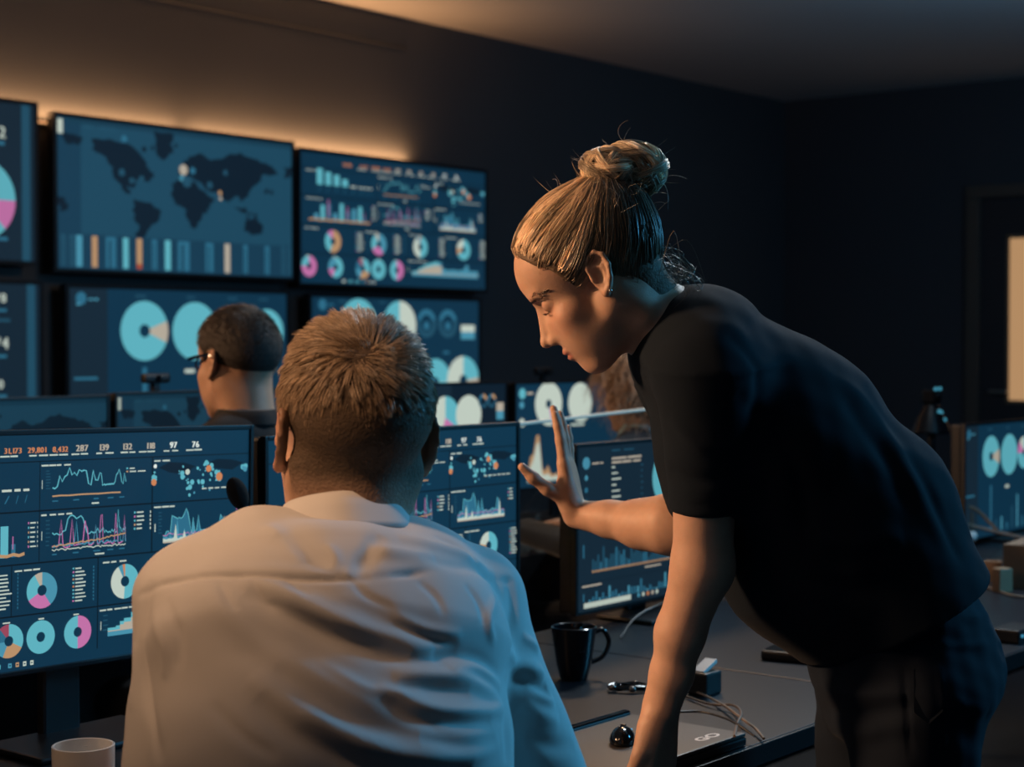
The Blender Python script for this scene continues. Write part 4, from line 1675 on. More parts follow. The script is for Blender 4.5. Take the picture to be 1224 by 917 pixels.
d0 = fl + N_ * lift + RNG.normal(0, .10, P.shape)
d0 /= np.linalg.norm(d0, axis=1, keepdims=True)
bend = fl * .4 - N_ * .55 - Z * .25
paths = clumped(P, N_, d0, bend, length, 6, 900, .62)
shade = np.clip(RNG.normal(1, .38, len(P)), .25, 2.0)[:, None]
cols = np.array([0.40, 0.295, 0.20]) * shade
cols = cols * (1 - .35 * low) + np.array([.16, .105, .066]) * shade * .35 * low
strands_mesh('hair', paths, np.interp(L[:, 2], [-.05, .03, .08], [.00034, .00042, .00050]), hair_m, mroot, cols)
chair('dark office chair hidden under the pale shirted man', M_P + mfd * 0.03, math.atan2(mfd[1], mfd[0]), 0.22)
# ------------------------------------------------------------------ the leaning woman
wroot = thing('person', 'woman with blond bun and black polo shirt leaning over the desk, one palm raised', 'person', (0.56, 2.40, 0))
wf = Frame(pt(712, 331, 2.35), (-.80, .10, -.60), (-.60, 0, .80), .94)
AX = nrm((.6, 0, -.8))                       # down along the trunk
SD = nrm((.8, 0, .6))                        # to the back
YY = np.array([0, 1.0, 0])
W_S0, W_S1, W_S2, W_S3 = pt(838, 423, 2.40), pt(915, 530, 2.40), pt(1000, 640, 2.40), pt(1074, 735, 2.40)
W_LS, W_LE, W_LM, W_LW = pt(845, 445, 2.245), pt(840, 678, 2.27), pt(813, 757, 2.29), pt(790, 846, 2.308)
W_RS, W_RE = pt(815, 452, 2.56), pt(862, 640, 2.555)
W_RW = pt(689, 615, 2.685)
W_NB = pt(818, 420, 2.40)

WB = Body()
add_head(WB, wf)
WB.cone(wf((-.030, 0, -.040)), W_NB, .049, .054, .03)
WB.tube(W_S0, W_S1, SD, (.085, .15), (.115, .145), .03)
WB.tube(W_S1, W_S2, SD, (.110, .14), (.092, .12), .03)
WB.tube(W_S2, W_S3, SD, (.092, .12), (.090, .13), .03)
WB.tube(W_S3, pt(1090, 815, 2.40), (1, 0, .1), (.088, .13), (.112, .15), .03)
WB.cone(W_NB, W_LS, .045, .048, .04)
WB.cone(W_NB, W_RS, .045, .048, .04)
WB.cone(W_LS, W_LE, .046, .0395, .02)
WB.cone(W_LE, W_LM, .0395, .0325, .02)
WB.cone(W_LM, pt(803, 805, 2.30), .0325, .0285, .015)
WB.cone(pt(803, 805, 2.30), W_LW, .0285, .0262, .012)
WB.cone(W_RS, W_RE, .050, .042, .02)
WB.cone(W_RE, pt(800, 627, 2.585), .043, .0435, .02)
WB.cone(pt(800, 627, 2.585), pt(768, 627, 2.615), .043, .036, .02)
WB.cone(pt(768, 627, 2.615), pt(730, 621, 2.65), .036, .0275, .02)
WB.cone(pt(730, 621, 2.65), W_RW, .0275, .0225, .015)
LHt = add_hand(WB, W_LW - Z * .004, (-.05, -.02, -1), -V, -U, .97, ((.05, 1.0, .5),) * 4, thumb=(nrm(-U * .40 + V * .05 - Z * .9), nrm(-U * .15 + V * .35 - Z * .8), nrm(V * .8 - Z * .5)))
RF = nrm((-.15, .10, .97))
RHt = add_hand(WB, W_RW + np.array((-.004, 0, .004)), RF, (.97, -.20, .12), (-.22, -.97, 0), .90, ((-.04, .06, .05), (.0, .08, .06), (-.06, .08, .06), (-.14, .06, .06)), thumb=((-.78, -.30, .46), (-.76, -.20, .60), (-.70, -.12, .70)), spread=.06)
W_LK, W_RK = np.array([.545, 2.30, .47]), np.array([.515, 2.52, .48])
W_LA, W_RA = np.array([.575, 2.31, .09]), np.array([.545, 2.53, .09])
W_LH, W_RH = pt(1094, 838, 2.31), pt(1052, 838, 2.49)
for H_, K_, A_ in ((W_LH, W_LK, W_LA), (W_RH, W_RK, W_RA)):
    WB.cone(H_, K_, .082, .052, .04)
    WB.cone(K_, A_, .052, .036, .02)
    WB.cone(A_ - Z * .03, A_ + np.array([-.14, 0, -.058]), .035, .028, .02)


def w_tint(VV):
    L = wf.inv(VV)
    c = np.tile(SKIN * np.array([1.0, 1.0, 1.0]), (len(VV), 1))

    def blob(p, r, col, amt):
        nonlocal c
        q = (L - np.array(p)) / np.array(r)
        wgt = (np.clip(1.4 - np.linalg.norm(q, axis=1), 0, .4) / .4 * amt)[:, None]
        c = c * (1 - wgt) + np.array(col) * wgt
    blob((.104, 0, -.068), (.014, .022, .0105), (.40, .15, .12), .8)
    for y in (1, -1):
        blob((.072, .044 * y, -.022), (.03, .022, .02), (.52, .25, .17), .35)
        blob((.086, .032 * y, .004), (.012, .018, .010), (.36, .19, .13), .5)
        blob((.0895, .032 * y, -.0008), (.008, .0145, .0016), (.05, .03, .02), .9)
        blob((.1075, .0062 * y, -.0475), (.006, .0045, .005), (.12, .05, .035), .8)
    return c


def refine(VV, N_):
    return np.zeros(len(VV))


WB.mesh('body', 0.0024, skin, wroot, w_tint)

# eyes, brows and lashes
for y in (1, -1):
    e = MB().sphere(wf((.0735, .0315 * y, .008)), .0118 * wf.s, seg=16).out('eye', mat('eye_white', (0.7, 0.68, 0.64), 0.2), wroot, True)
    e.location = -Vector(wroot.location)
for y in (1, -1):
    brow_paths, lash_paths = [], []
    for i in range(90):
        t = RNG.uniform(0, 1)
        yy = .014 + t * .036
        p = np.array((.0965 - .0006 * (t * 30) - .018 * t * t, yy * y, .0245 + .006 * math.sin(t * 2.6) + RNG.normal(0, .0012)))
        p0 = WB.project(wf(p)[None], 0.0005, 4)[0]
        dr = wf.d((-.25 - .5 * t, (.9) * y, .35 - .5 * t))
        n_ = WB.grad(p0[None])[0]
        dr = nrm(dr - n_ * (dr @ n_) + n_ * .15)
        brow_paths.append(np.stack([p0 + dr * .0016 * k for k in range(5)]))
    for i in range(40):
        t = RNG.uniform(-1, 1)
        p0 = wf((.0885 - .004 * t * t, .032 * y + .0125 * t, -.0008))
        dr = wf.d((.8, .35 * t, -.5))
        lash_paths.append(np.stack([p0 + dr * .0016 * k + wf.d((0, 0, .0004 * k * k)) for k in range(5)]))
    strands_mesh('eyebrow', brow_paths, .0005, hair_m, wroot, np.tile([.10, .06, .035], (len(brow_paths), 1)))
    strands_mesh('eyelash', lash_paths, .00035, hair_m, wroot, np.tile([.02, .015, .012], (len(lash_paths), 1)))
ear_lobe = WB.project(wf((-.008, .086, -.026))[None], 0.002, 4)[0]
er = MB().sphere(ear_lobe, .0026, seg=12).tube([ear_lobe, ear_lobe - wf.d((0, .006, 0))], .0007, 6).out('earring', mat('silver_stud', (0.8, 0.8, 0.8), 0.15, 1.0), wroot, True)
er.location = -Vector(wroot.location)

# black polo shirt
WS = Body()
WS.tube(W_S0, W_S1, SD, (.099, .165), (.158, .172), 0.0, cap=.75)
WS.tube(W_S1, W_S2, SD, (.158, .172), (.172, .165), .04)
WS.tube(W_S2, pt(1085, 750, 2.40), SD, (.172, .165), (.136, .18), .04)
WS.cone(W_NB + np.array((.012, 0, 0)), W_LS, .056, .062, .05)
WS.cone(W_NB + np.array((.012, 0, 0)), W_RS, .056, .062, .05)
WS.tube(W_LS, pt(845, 606, 2.268), (1, 0, 0), (.064, .062), (.052, .054), .035, cap=.18)
WS.tube(W_RS, W_RS + (W_RE - W_RS) * .72, (1, 0, 0), (.062, .062), (.050, .054), .035, cap=.18)
# hem
WS.cut(pt(1075, 732, 2.40), (.457, 0, -.89), .006)


def wfold(px_pts, amp, width):
    P = [WS.hit(x, y, 1.6, 3.0) for x, y in px_pts]
    P = [p for p in P if p is not None]
    if len(P) > 1:
        WS.fold(spline(P, 5), amp, width)


for pts_, a_, w_ in (
    ([(880, 470), (930, 520), (960, 590), (965, 660)], -.006, .014),
    ([(900, 600), (960, 640), (1020, 650), (1080, 640)], .006, .014),
    ([(890, 640), (950, 690), (1020, 705), (1100, 690)], -.006, .015),
    ([(1000, 450), (1060, 520), (1100, 590), (1130, 660)], .005, .016),
    ([(1010, 480), (1060, 550), (1090, 620)], -.004, .014),
    ([(1080, 540), (1120, 610), (1150, 670)], -.0045, .012),
    ([(800, 500), (830, 530), (872, 536)], .004, .010),
    ([(800, 560), (835, 575), (880, 570)], -.004, .010),
    ([(870, 400), (900, 430), (905, 480), (890, 540)], -.004, .012),
    ([(804, 600), (845, 604), (886, 602)], -.0014, .003),
):
    wfold(pts_, a_, w_)
black_shirt = fabric('black_cotton', (0.0070, 0.0115, 0.0180), 0.9, 1400, 0.05, 0.02, .08)
WS.mesh('polo_shirt', 0.0042, black_shirt, wroot, extra=lambda VV, N_: soft_noise(VV * 1.3, N_) * .7)
collar(wroot, pt(806, 408, 2.40), nrm((-.90, 0, .43)), (-.4, 0, -.9), .058, .056, .032, .030, .010, black_shirt, tip=.0)

# jeans
WJ = Body()
WJ.tube(pt(1035, 680, 2.40), pt(1090, 815, 2.40), (1, 0, .1), (.122, .158), (.134, .165), 0, cap=.6)
for H_, K_, A_ in ((W_LH, W_LK, W_LA), (W_RH, W_RK, W_RA)):
    WJ.cone(H_, K_, .092, .066, .03)
    WJ.cone(K_, A_ + Z * .01, .066, .055, .02)
for pts_, a_, w_ in (
    ([(985, 790), (1030, 782), (1090, 782)], .0035, .006), ([(1120, 770), (1160, 772), (1196, 768)], .003, .006),
    ([(986, 822), (1040, 830), (1090, 828)], .005, .010), ([(984, 846), (1040, 852), (1100, 846)], -.004, .010),
    ([(984, 870), (1040, 876), (1090, 866)], .004, .012), ([(1080, 800), (1084, 850), (1088, 905)], -.003, .004),
    ([(1122, 796), (1128, 850), (1130, 910)], .0025, .004), ([(1150, 740), (1180, 736), (1200, 730)], .005, .007),
    ([(1140, 722), (1176, 714), (1192, 712)], -.004, .007), ([(1130, 830), (1150, 842), (1180, 850)], .004, .010),
):
    P = [WJ.hit(x, y, 1.6, 3.0) for x, y in pts_]
    P = [p for p in P if p is not None]
    if len(P) > 1:
        WJ.fold(spline(P, 5), a_, w_)
denim = fabric('dark_denim', (0.009, 0.014, 0.023), 0.85, 1200, 0.2, 0.03, .1)
WJ.mesh('jeans', 0.0046, denim, wroot, extra=lambda VV, N_: soft_noise(VV * 1.6, N_) * 1.1)
for A_ in (W_LA, W_RA):
    B = Body()
    B.cone(np.array([A_[0] + .03, A_[1], .05]), np.array([A_[0] - .15, A_[1], .042]), .044, .036, .02)
    B.cone(np.array([A_[0], A_[1], .06]), np.array([A_[0], A_[1], .10]), .046, .044, .02)
    B.cut((A_[0], A_[1], .002), (0, 0, -1), .002)
    B.mesh('shoe', .009, black_leather, wroot)
# back pocket and belt loop, stitched on the jeans
pk = [WJ.hit(x, y, 1.6, 3.0) for x, y in ((1092, 800), (1126, 800), (1127, 850), (1110, 866), (1092, 852))]
if all(p is not None for p in pk):
    nn = WJ.grad(np.array(pk)).mean(0)
    b = [p + nn * .0015 for p in pk] + [p - nn * .01 for p in pk]
    o = mesh_obj('pocket', b, [(0, 1, 2, 3, 4), (9, 8, 7, 6, 5)] + [(i, (i + 1) % 5, 5 + (i + 1) % 5, 5 + i) for i in range(5)], denim, wroot)
    o.location = -Vector(wroot.location)

# hair drawn back into a bun
wcr = cranium(wf)
wcr.cone(wf((-.030, 0, -.040)), W_NB, .049, .054, .03)
bun_base = np.array((-.080, 0, .086))
bun_c = wf.o + (pt(744, 203, 2.35) - pt(712, 331, 2.35))


def w_line(L):
    """height of the hair edge over x (forehead to nape)"""
    return np.interp(L[:, 0], [-.11, -.085, -.06, -.035, -.022, -.005, .018, .030, .046, .060, .078, .1], [-.10, -.095, -.092, -.078, -.045, .036, .020, -.004, .042, .058, .092, .11])


w_in = lambda L: L[:, 2] > w_line(L) + RNG.normal(0, .002, len(L))


def hair_shell(iso):
    B = Body()
    s = wf.s
    B.ell(wf((-.010, 0, .047)), (np.array((.098, .074, .081)) + iso) * s, wf.R, 0)
    B.ell(wf((-.050, 0, .030)), (np.array((.064, .066, .064)) + iso) * s, wf.R, .02)
    B.ell(wf((.034, 0, .047)), (np.array((.060, .060, .058)) + iso) * s, wf.R, .02)
    B.cone(wf((-.034, 0, -.040)), wf((-.034, 0, -.040)) * .5 + W_NB * .5, (.049 + iso * .6) * s, (.051 + iso * .6) * s, .03)
    B.ell(wf((-.068, 0, .062)), (np.array((.050, .052, .050)) + iso) * s, wf.R, .02)
    return B


shell = hair_shell(.006)
VVc, Qc = shell.nets(0.003)
Lc = wf.inv(VVc)
edge = Lc[:, 2] - w_line(Lc)
sink = np.clip((.014 - edge) / .016, 0, 1) * .010
VVc = VVc - shell.grad(VVc) * sink[:, None]
keep = edge > -.004
Qc = Qc[keep[Qc].all(1)]
used, inv_ = np.unique(Qc, return_inverse=True)
hair_base = mat('hair_base_blond', (.11, .070, .038), 0.7, noise=(120, .4), bump=(240, .8))
capo = quick_mesh('hair_base', VVc[used], inv_.reshape(Qc.shape), hair_base, wroot)
capo.location = -Vector(wroot.location)

P, N_ = scalp_points(wf, wcr, 15000, w_in)
front = wf.inv(P)
S_ = 15
outer = hair_shell(.009)
bw = wf(bun_base)
Q = outer.project(P, 0.0, 2)
d0 = np.linalg.norm(Q - bw, axis=1)
path = [Q - N_ * .008]
hh = RNG.uniform(-.003, .004, len(Q))
side = RNG.normal(0, .16, (len(Q), 1))
for i in range(1, S_):
    to = bw - Q
    dl = np.linalg.norm(to, axis=1, keepdims=True)
    n_ = outer.grad(Q)
    t_ = to / np.maximum(dl, 1e-6)
    t_ = t_ - n_ * (t_ * n_).sum(1, keepdims=True)
    t_ /= np.maximum(np.linalg.norm(t_, axis=1, keepdims=True), 1e-6)
    t_ = t_ + np.cross(n_, t_) * side * math.sin(i / S_ * 6.28)
    stp = np.minimum(dl[:, 0], d0 * 1.25 / (S_ - 1))[:, None]
    Q = Q + t_ * stp
    Q = Q - outer.grad(Q) * (outer.ev(Q) - hh * min(1, i / 3))[:, None] * np.clip(dl / .02, 0, 1)
    path.append(Q)
paths = np.stack(path, 1)
gi = RNG.choice(len(paths), 420, replace=False)
idx = np.concatenate([((P[a:a + 1500, None] - P[gi][None]) ** 2).sum(2).argmin(1) for a in range(0, len(P), 1500)])
paths = paths * .62 + (paths[gi][idx] + (P - P[gi][idx])[:, None] * .5) * .38
gs = RNG.normal(1, .5, len(gi))
shade = np.clip(gs[idx] * RNG.normal(1, .15, len(P)), .3, 1.8)[:, None]
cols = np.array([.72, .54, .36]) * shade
dk = np.clip((-front[:, 0] + .02 - front[:, 2] * .9) / .07, 0, 1)[:, None]  # shade put into the strand colour, behind the ear and low at the back
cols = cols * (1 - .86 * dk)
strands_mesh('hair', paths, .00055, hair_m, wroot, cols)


def loops(c, R, rad, locks, per, s, seed_axis, wob=.6, turn=(2.6, 5.2)):
    """locks of hair wound round an ellipsoid; returns the strands and the shade of each lock"""
    out, sh = [], []
    for i in range(locks):
        ax = nrm(np.asarray(seed_axis) + RNG.normal(0, wob, 3))
        a = nrm(np.cross(ax, RNG.normal(size=3)))
        b = np.cross(ax, a)
        k = RNG.uniform(-.6, .6)
        ph = RNG.uniform(0, 6.28)
        tl = RNG.uniform(*turn)
        tone = max(.3, RNG.normal(1, .35))
        rm = RNG.uniform(.92, 1.06)
        for j in range(per):
            T = np.linspace(0, tl * RNG.uniform(.8, 1.1), s)
            kk = np.clip(k + .14 * np.sin(T * 1.3 + ph) + RNG.normal(0, .075), -.9, .9)
            rr = np.sqrt(1 - kk * kk)
            t = T + ph + RNG.normal(0, .08)
            p = np.cos(t)[:, None] * a * rr[:, None] + np.sin(t)[:, None] * b * rr[:, None] + kk[:, None] * ax
            p *= (rm * RNG.uniform(.95, 1.03) + .04 * np.sin(T * 2.3 + ph + RNG.normal(0, .4)) - .10 * (T / tl) ** 4)[:, None]
            out.append(c + (p * rad) @ R.T)
            sh.append(tone)
    return np.array(out), np.array(sh)


bunR = np.stack([nrm(wf.d((-.8, 0, .6))), nrm(wf.d((0, 1, 0))), nrm(np.cross(wf.d((-.8, 0, .6)), wf.d((0, 1, 0))))], 1)
cA, cB = bun_c + np.array((-.018, -.006, -.003)), bun_c + np.array((.018, .006, .003))
bl = Body()
bl.ell(cA, (.026, .033, .033), bunR, 0)
bl.ell(cB, (.028, .033, .034), bunR, .012)
bl.cone(bun_c, bw, .026, .030, .02)
bl.mesh('bun_core', .0035, hair_base, wroot)
pA_, sA_ = loops(cA, bunR, np.array((.034, .041, .042)), 28, 36, 20, wf.d((.35, .75, .55)))
pB2, sB_ = loops(cB, bunR, np.array((.037, .042, .045)), 32, 36, 20, wf.d((-.5, .8, .2)))
bp = np.concatenate([pA_, pB2])
cols = np.array([.80, .64, .45]) * (np.concatenate([sA_, sB_]) * np.clip(RNG.normal(1, .2, len(bp)), .5, 1.5))[:, None]
strands_mesh('bun', bp, .0006, hair_m, wroot, cols)
ring = [bw + (wf.d((0, math.cos(a), 0)) * .030 + nrm(np.cross(wf.d((0, 1, 0)), nrm(bun_c - bw))) * math.sin(a) * .030) + (bun_c - bw) * .12 for a in np.linspace(0, 2 * math.pi, 25)]
o = MB().tube(ring, .0045, 8, False).out('hair_tie', mat('black_elastic', (.01, .01, .012), .8), wroot, True)
o.location = -Vector(wroot.location)

# stray hairs round the head and loose curls at the nape
st, sc_ = [], []
for i in range(280):
    p0 = paths[RNG.integers(len(paths))][RNG.integers(5, 12)] if i % 3 else bp[RNG.integers(len(bp))][RNG.integers(16)]
    n_ = nrm(outer.grad(p0[None])[0] + RNG.normal(0, .25, 3))
    d_ = nrm(n_ * RNG.uniform(.25, .8) + RNG.normal(0, .7, 3))
    L_ = RNG.uniform(.015, .05)
    bnd = RNG.normal(0, 1, 3) * 1.3
    p, seq = p0.copy(), [p0]
    for k in range(9):
        d_ = nrm(d_ + bnd * .12 - Z * .03)
        p = p + d_ * L_ / 9
        seq.append(p)
    st.append(np.stack(seq))
    sc_.append(np.array([.60, .48, .34]) * RNG.uniform(.6, 1.3))
so_ = strands_mesh('stray_hair', st, .00026, hair_m, wroot, sc_)
so_['kind'] = 'stuff'
st, sc_ = [], []
for i in range(48):
    p0 = pt(RNG.uniform(782, 797), RNG.uniform(285, 350), 2.35 + RNG.normal(0, .022))
    p2 = pt(RNG.uniform(800, 842), RNG.uniform(316, 352), 2.35 + RNG.normal(0, .03))
    mid = (p0 + p2) / 2 + np.array((RNG.normal(.006, .010), RNG.normal(0, .016), RNG.normal(.004, .014)))
    e1 = p2 + np.array((RNG.normal(.002, .010), RNG.normal(0, .01), -RNG.uniform(.004, .022)))
    e2 = e1 + np.array((-RNG.uniform(.004, .022), RNG.normal(0, .01), RNG.normal(-.006, .010)))
    st.append(np.array(spline([p0, mid, p2, e1, e2], 4)))
    sc_.append(np.array([.22, .175, .12]) * RNG.uniform(.4, 1.5))
strands_mesh('nape_curls', np.array(st), .00035, hair_m, wroot, sc_)

# ------------------------------------------------------------------ the two seated colleagues of the second row
def colleague(root, f, fd, shirt_col, sleeves, name, lean=0.05):
    sd = nrm(np.cross(fd, Z))                  # to the right hand
    nb = f((-.03, 0, -.115))
    S = nb - Z * .09 - fd * .015
    Cc = nb - Z * .22 - fd * (.02 + lean * .4)
    Wt = nb - Z * .42 - fd * (.02 + lean)
    Pl = np.array([*(nb - fd * (.04 + lean))[:2], .57])
    js = [S + sd * .165 * s for s in (-1, 1)]
    es = [S + sd * .215 * s - Z * .24 + fd * .06 for s in (-1, 1)]
    ws = [np.array([*(S + sd * .13 * s + fd * .36)[:2], .775]) for s in (-1, 1)]

    def tor(B, i):
        B.tube(S, Cc, sd, (.13 + i, .085 + i), (.155 + i, .105 + i), 0)
        B.tube(Cc, Wt, sd, (.155 + i, .105 + i), (.145 + i, .105 + i), .03)
        B.tube(Wt, Pl, sd, (.145 + i, .105 + i), (.16 + i, .115 + i), .03)
        for j, e_, w_ in zip(js, es, ws):
            B.cone(nb - Z * .03, j, .042 + i, .046 + i, .04)
            B.cone(j, e_, .046 + i, .04 + i, .02)
            B.cone(e_, w_, .04 + i, .028 + i * .8, .02)
    B = Body()
    add_head(B, f)
    B.cone(f((-.022, 0, -.035)), nb - Z * .02, .054, .058, .03)
    tor(B, -.004)
    seated_legs(B, Pl, fd, sd, .066, inf=-.006)
    for s, e_, w_ in zip((-1, 1), es, ws):
        d_ = nrm((w_ - e_) * np.array([1, 1, .2]))
        add_hand(B, w_, d_, Z, -sd * s, 1.0, ((.2, .3, .2),) * 4)
    B.mesh('body', .0052, skin, root, lambda VV: np.tile(SKIN * .95, (len(VV), 1)))
    T = Body()
    tor(T, .011)
    m = fabric(name, shirt_col, .8)
    T.mesh('shirt', .007, m, root, extra=soft_noise)
    J = Body()
    J.tube(Pl + Z * .13, Pl, sd, (.165, .12), (.172, .126), 0)
    seated_legs(J, Pl, fd, sd, .074, foot=False)
    J.mesh('trousers', .010, dark_trousers, root)
    make_shoes(root, Pl, fd, sd, .42, black_leather)
    return nb, Pl, sd, m


f2 = Frame(pt(285, 436, 3.75), (-.72, .69, -.06), (0, 0, 1), 1.0)
r2 = thing('person', 'seated man in glasses and dark shirt with cropped dark hair, facing the far screens', 'person', (f2.o[0], f2.o[1], 0))
fd2 = nrm((-.72, .69, 0))
nb2, Pl2, sd2, sm2 = colleague(r2, f2, fd2, (.010, .011, .013), True, 'black_shirt_cotton')
collar(r2, nb2 - Z * .022, (0, 0, 1), fd2, .062, .064, .035, .032, .01, sm2)
chair('dark office chair under the man in glasses', Pl2 + fd2 * .03, math.atan2(fd2[1], fd2[0]))
cr2 = cranium(f2)
P, N_ = scalp_points(f2, cr2, 9000, lambda L: L[:, 2] > m_line(L) + .004)
L = f2.inv(P)
t_ = P - f2((-.06, 0, .11))
t_ -= N_ * (t_ * N_).sum(1, keepdims=True)
t_ /= np.maximum(np.linalg.norm(t_, axis=1, keepdims=True), 1e-6)
d0 = t_ * .8 + N_ * .6 + RNG.normal(0, .15, P.shape) - Z * .1
d0 /= np.linalg.norm(d0, axis=1, keepdims=True)
paths = arc_strand(P, d0, -N_ * .4, np.interp(L[:, 2], [-.05, .04, .10], [.005, .010, .016]), 4)
cols = np.array([.050, .040, .034]) * np.clip(RNG.normal(1, .5, len(P)), .3, 4)[:, None]
strands_mesh('hair', paths, .0006, hair_m, r2, cols)
cap2 = Body()
for c_, r_, k_ in (((-.006, 0, .047), (.098, .074, .081), 0), ((-.045, 0, .030), (.062, .066, .062), .02), ((.036, 0, .045), (.062, .062, .058), .02)):
    cap2.ell(f2(c_), np.array(r_) + .003, f2.R, k_)
VVc, Qc = cap2.nets(.005)
edge = f2.inv(VVc)
edge = edge[:, 2] - m_line(edge)
VVc = VVc - cap2.grad(VVc) * (np.clip((.012 - edge) / .014, 0, 1) * .006)[:, None]
Qc = Qc[(edge > -.004)[Qc].all(1)]
used, inv_ = np.unique(Qc, return_inverse=True)
o = quick_mesh('hair_base', VVc[used], inv_.reshape(Qc.shape), mat('hair_base_dark', (.03, .026, .024), .8, noise=(150, .4)), r2)
o.location = -Vector(r2.location)
gl = MB()
for y in (1, -1):
    gl.tube([f2((-.012, .080 * y, .016)), f2((-.004, .081 * y, .024)), f2((.060, .074 * y, .020)), f2((.092, .066 * y, .018))], .0040, 6)
    gl.tube([f2((.095 - .02 * abs(math.cos(a) * .026 + .034) / .06, (.034 + .026 * math.cos(a)) * y, .006 + .018 * math.sin(a))) for a in np.linspace(0, 6.28, 17)], .002, 6)
gl.tube([f2((.102, .012, .012)), f2((.104, 0, .015)), f2((.102, -.012, .012))], .002, 6)
o = gl.out('glasses', black_gloss, r2, True)
o.location = -Vector(r2.location)

f4 = Frame(pt(760, 468, 4.88), (-.74, .67, -.10), (0, 0, 1), .96)
r4 = thing('person', 'seated colleague with curly brown hair half hidden behind the woman and the glass', 'person', (f4.o[0], f4.o[1], 0))
fd4 = nrm((-.74, .67, 0))
nb4, Pl4, sd4, sm4 = colleague(r4, f4, fd4, (.02, .025, .032), True, 'dark_blue_knit')
collar(r4, nb4 - Z * .028, (0, 0, 1), fd4, .060, .062, .042, .036, .016, mat('light_blue_cotton', (.30, .50, .60), .8), 'shirt_collar')
chair('dark office chair under the curly haired colleague', Pl4 + fd4 * .03, math.atan2(fd4[1], fd4[0]), .22)
cr4 = cranium(f4)
P, N_ = scalp_points(f4, cr4, 2600, lambda L: (L[:, 2] > np.interp(L[:, 0], [-.1, -.03, .0, .04, .08], [-.05, -.05, .0, .05, .09])))
out = []
for p, n_ in zip(P, N_):
    d_ = nrm(n_ * .9 - Z * .5 + RNG.normal(0, .3, 3))
    Ls = RNG.uniform(.05, .14)
    a = nrm(np.cross(d_, RNG.normal(size=3)))
    b = np.cross(d_, a)
    T = np.linspace(0, 1, 16)
    ph = RNG.uniform(0, 6.28)
    base = p + d_ * T[:, None] * Ls * .6 - Z * (T[:, None] ** 2) * Ls * .7
    out.append(base + (a * np.cos(T * 14 + ph)[:, None] + b * np.sin(T * 14 + ph)[:, None]) * (.008 * np.minimum(1, T * 3))[:, None])
cols = np.array([.42, .28, .18]) * np.clip(RNG.normal(1, .4, len(out)), .3, 2)[:, None]
strands_mesh('hair', np.array(out), .0014, hair_m, r4, cols)
hb4 = Body()
hb4.ell(f4((-.02, 0, .045)), (.10, .088, .092), f4.R, 0)
hb4.ell(f4((-.05, 0, -.03)), (.06, .08, .07), f4.R, .03)
hb4.mesh('hair_base', .008, mat('hair_base_curly', (.07, .045, .03), .8, noise=(60, .5), bump=(80, 1.0)), r4)
# ------------------------------------------------------------------ things on the desks
def mug(label, p, r, h, m, wall=0.0035, handle=None, taper=0.75):
    root = thing('mug', label, 'mug', p)
    b = MB()
    prof = [(r * taper * .9, 0), (r * taper, .004)]
    prof += [(r * (taper + (1 - taper) * t ** .7), .004 + (h - .004) * t) for t in (.25, .5, .75, .95)]
    prof += [(r, h), (r - wall * .5, h + .0008), (r - wall, h), (r * (taper + (1 - taper) * .6) - wall, h * .5), (r * taper - wall, .008)]
    b.lathe((0, 0, 0), prof, 40)
    b.out('cup', m, root, True)
    if handle is not None:
        a = handle
        d = Vector((math.cos(a), math.sin(a), 0))
        rr = r * .94
        pts = spline([d * rr * .99 + Vector((0, 0, h * .86)), d * (rr + .018) + Vector((0, 0, h * .90)), d * (rr + .030) + Vector((0, 0, h * .66)), d * (rr + .018) + Vector((0, 0, h * .40)), d * rr * .88 + Vector((0, 0, h * .30))], 5)
        MB().tube(pts, .0046, 10).out('handle', m, root, True)
    return root


pm = onz(100, 985, DESK_Z)
pm = pt(100, 950, 2.15)
mug('white mug in the lower left corner beside the pale shirted man\'s arm', (pm[0], pm[1], DESK_Z), .0395, .097, mat('white_glaze', (.78, .76, .73), .25), handle=math.radians(100), taper=.97)
pm = onz(686, 812, DESK_Z)
mug('glossy black mug with a thin pale rim on the desk beside the man\'s sleeve', (pm[0], pm[1], DESK_Z), .0415, .096, mat('black_glaze', (.006, .006, .008), .12, coat=.5), handle=math.radians(20), taper=.62)

# closed laptop by the woman's hand
lu0, lu1, lv0, lv1 = 1.83, 2.205, 1.327, 1.55
lroot = thing('laptop', 'closed dark laptop with two pale letters on its lid by the woman\'s hand', 'laptop', uv((lu0 + lu1) / 2, (lv0 + lv1) / 2, DESK_Z), ROT_U)
lw, ld = lu1 - lu0, lv1 - lv0
lid_m = mat('brown_grey_lid', (.060, .054, .050), .42, noise=(200, .1))
MB().box((0, 0, .0075), (lw, ld, .013), bevel=.003).out('base', black_plastic, lroot)
MB().box((0, -.006, .0175), (lw - .002, ld - .014, .006), bevel=.0022).out('lid', lid_m, lroot)
MB().box((0, ld / 2 - .006, .0185), (lw - .01, .014, .017), bevel=.003).out('hinge', black_gloss, lroot)
g = G(.046, .020)
sc_h = 1.0
cu = bpy.data.curves.new('letters', 'FONT')
cu.body = 'GO'
cu.size = .030
cu.offset = .0011
cu.align_x, cu.align_y = 'CENTER', 'CENTER'
tmp = bpy.data.objects.new('letters', cu)
me = tmp.to_mesh().copy()
bpy.data.objects.remove(tmp)
me.materials.clear()
me.materials.append(mat('pale_print', (.75, .70, .65), .4))
lt_ = bpy.data.objects.new('letters', me)
C.objects.link(lt_)
lt_.parent = lroot
lt_.location = (lw / 2 - .062, -ld / 2 + .030, .0207)
lt_.scale = (1.25, .8, 1)

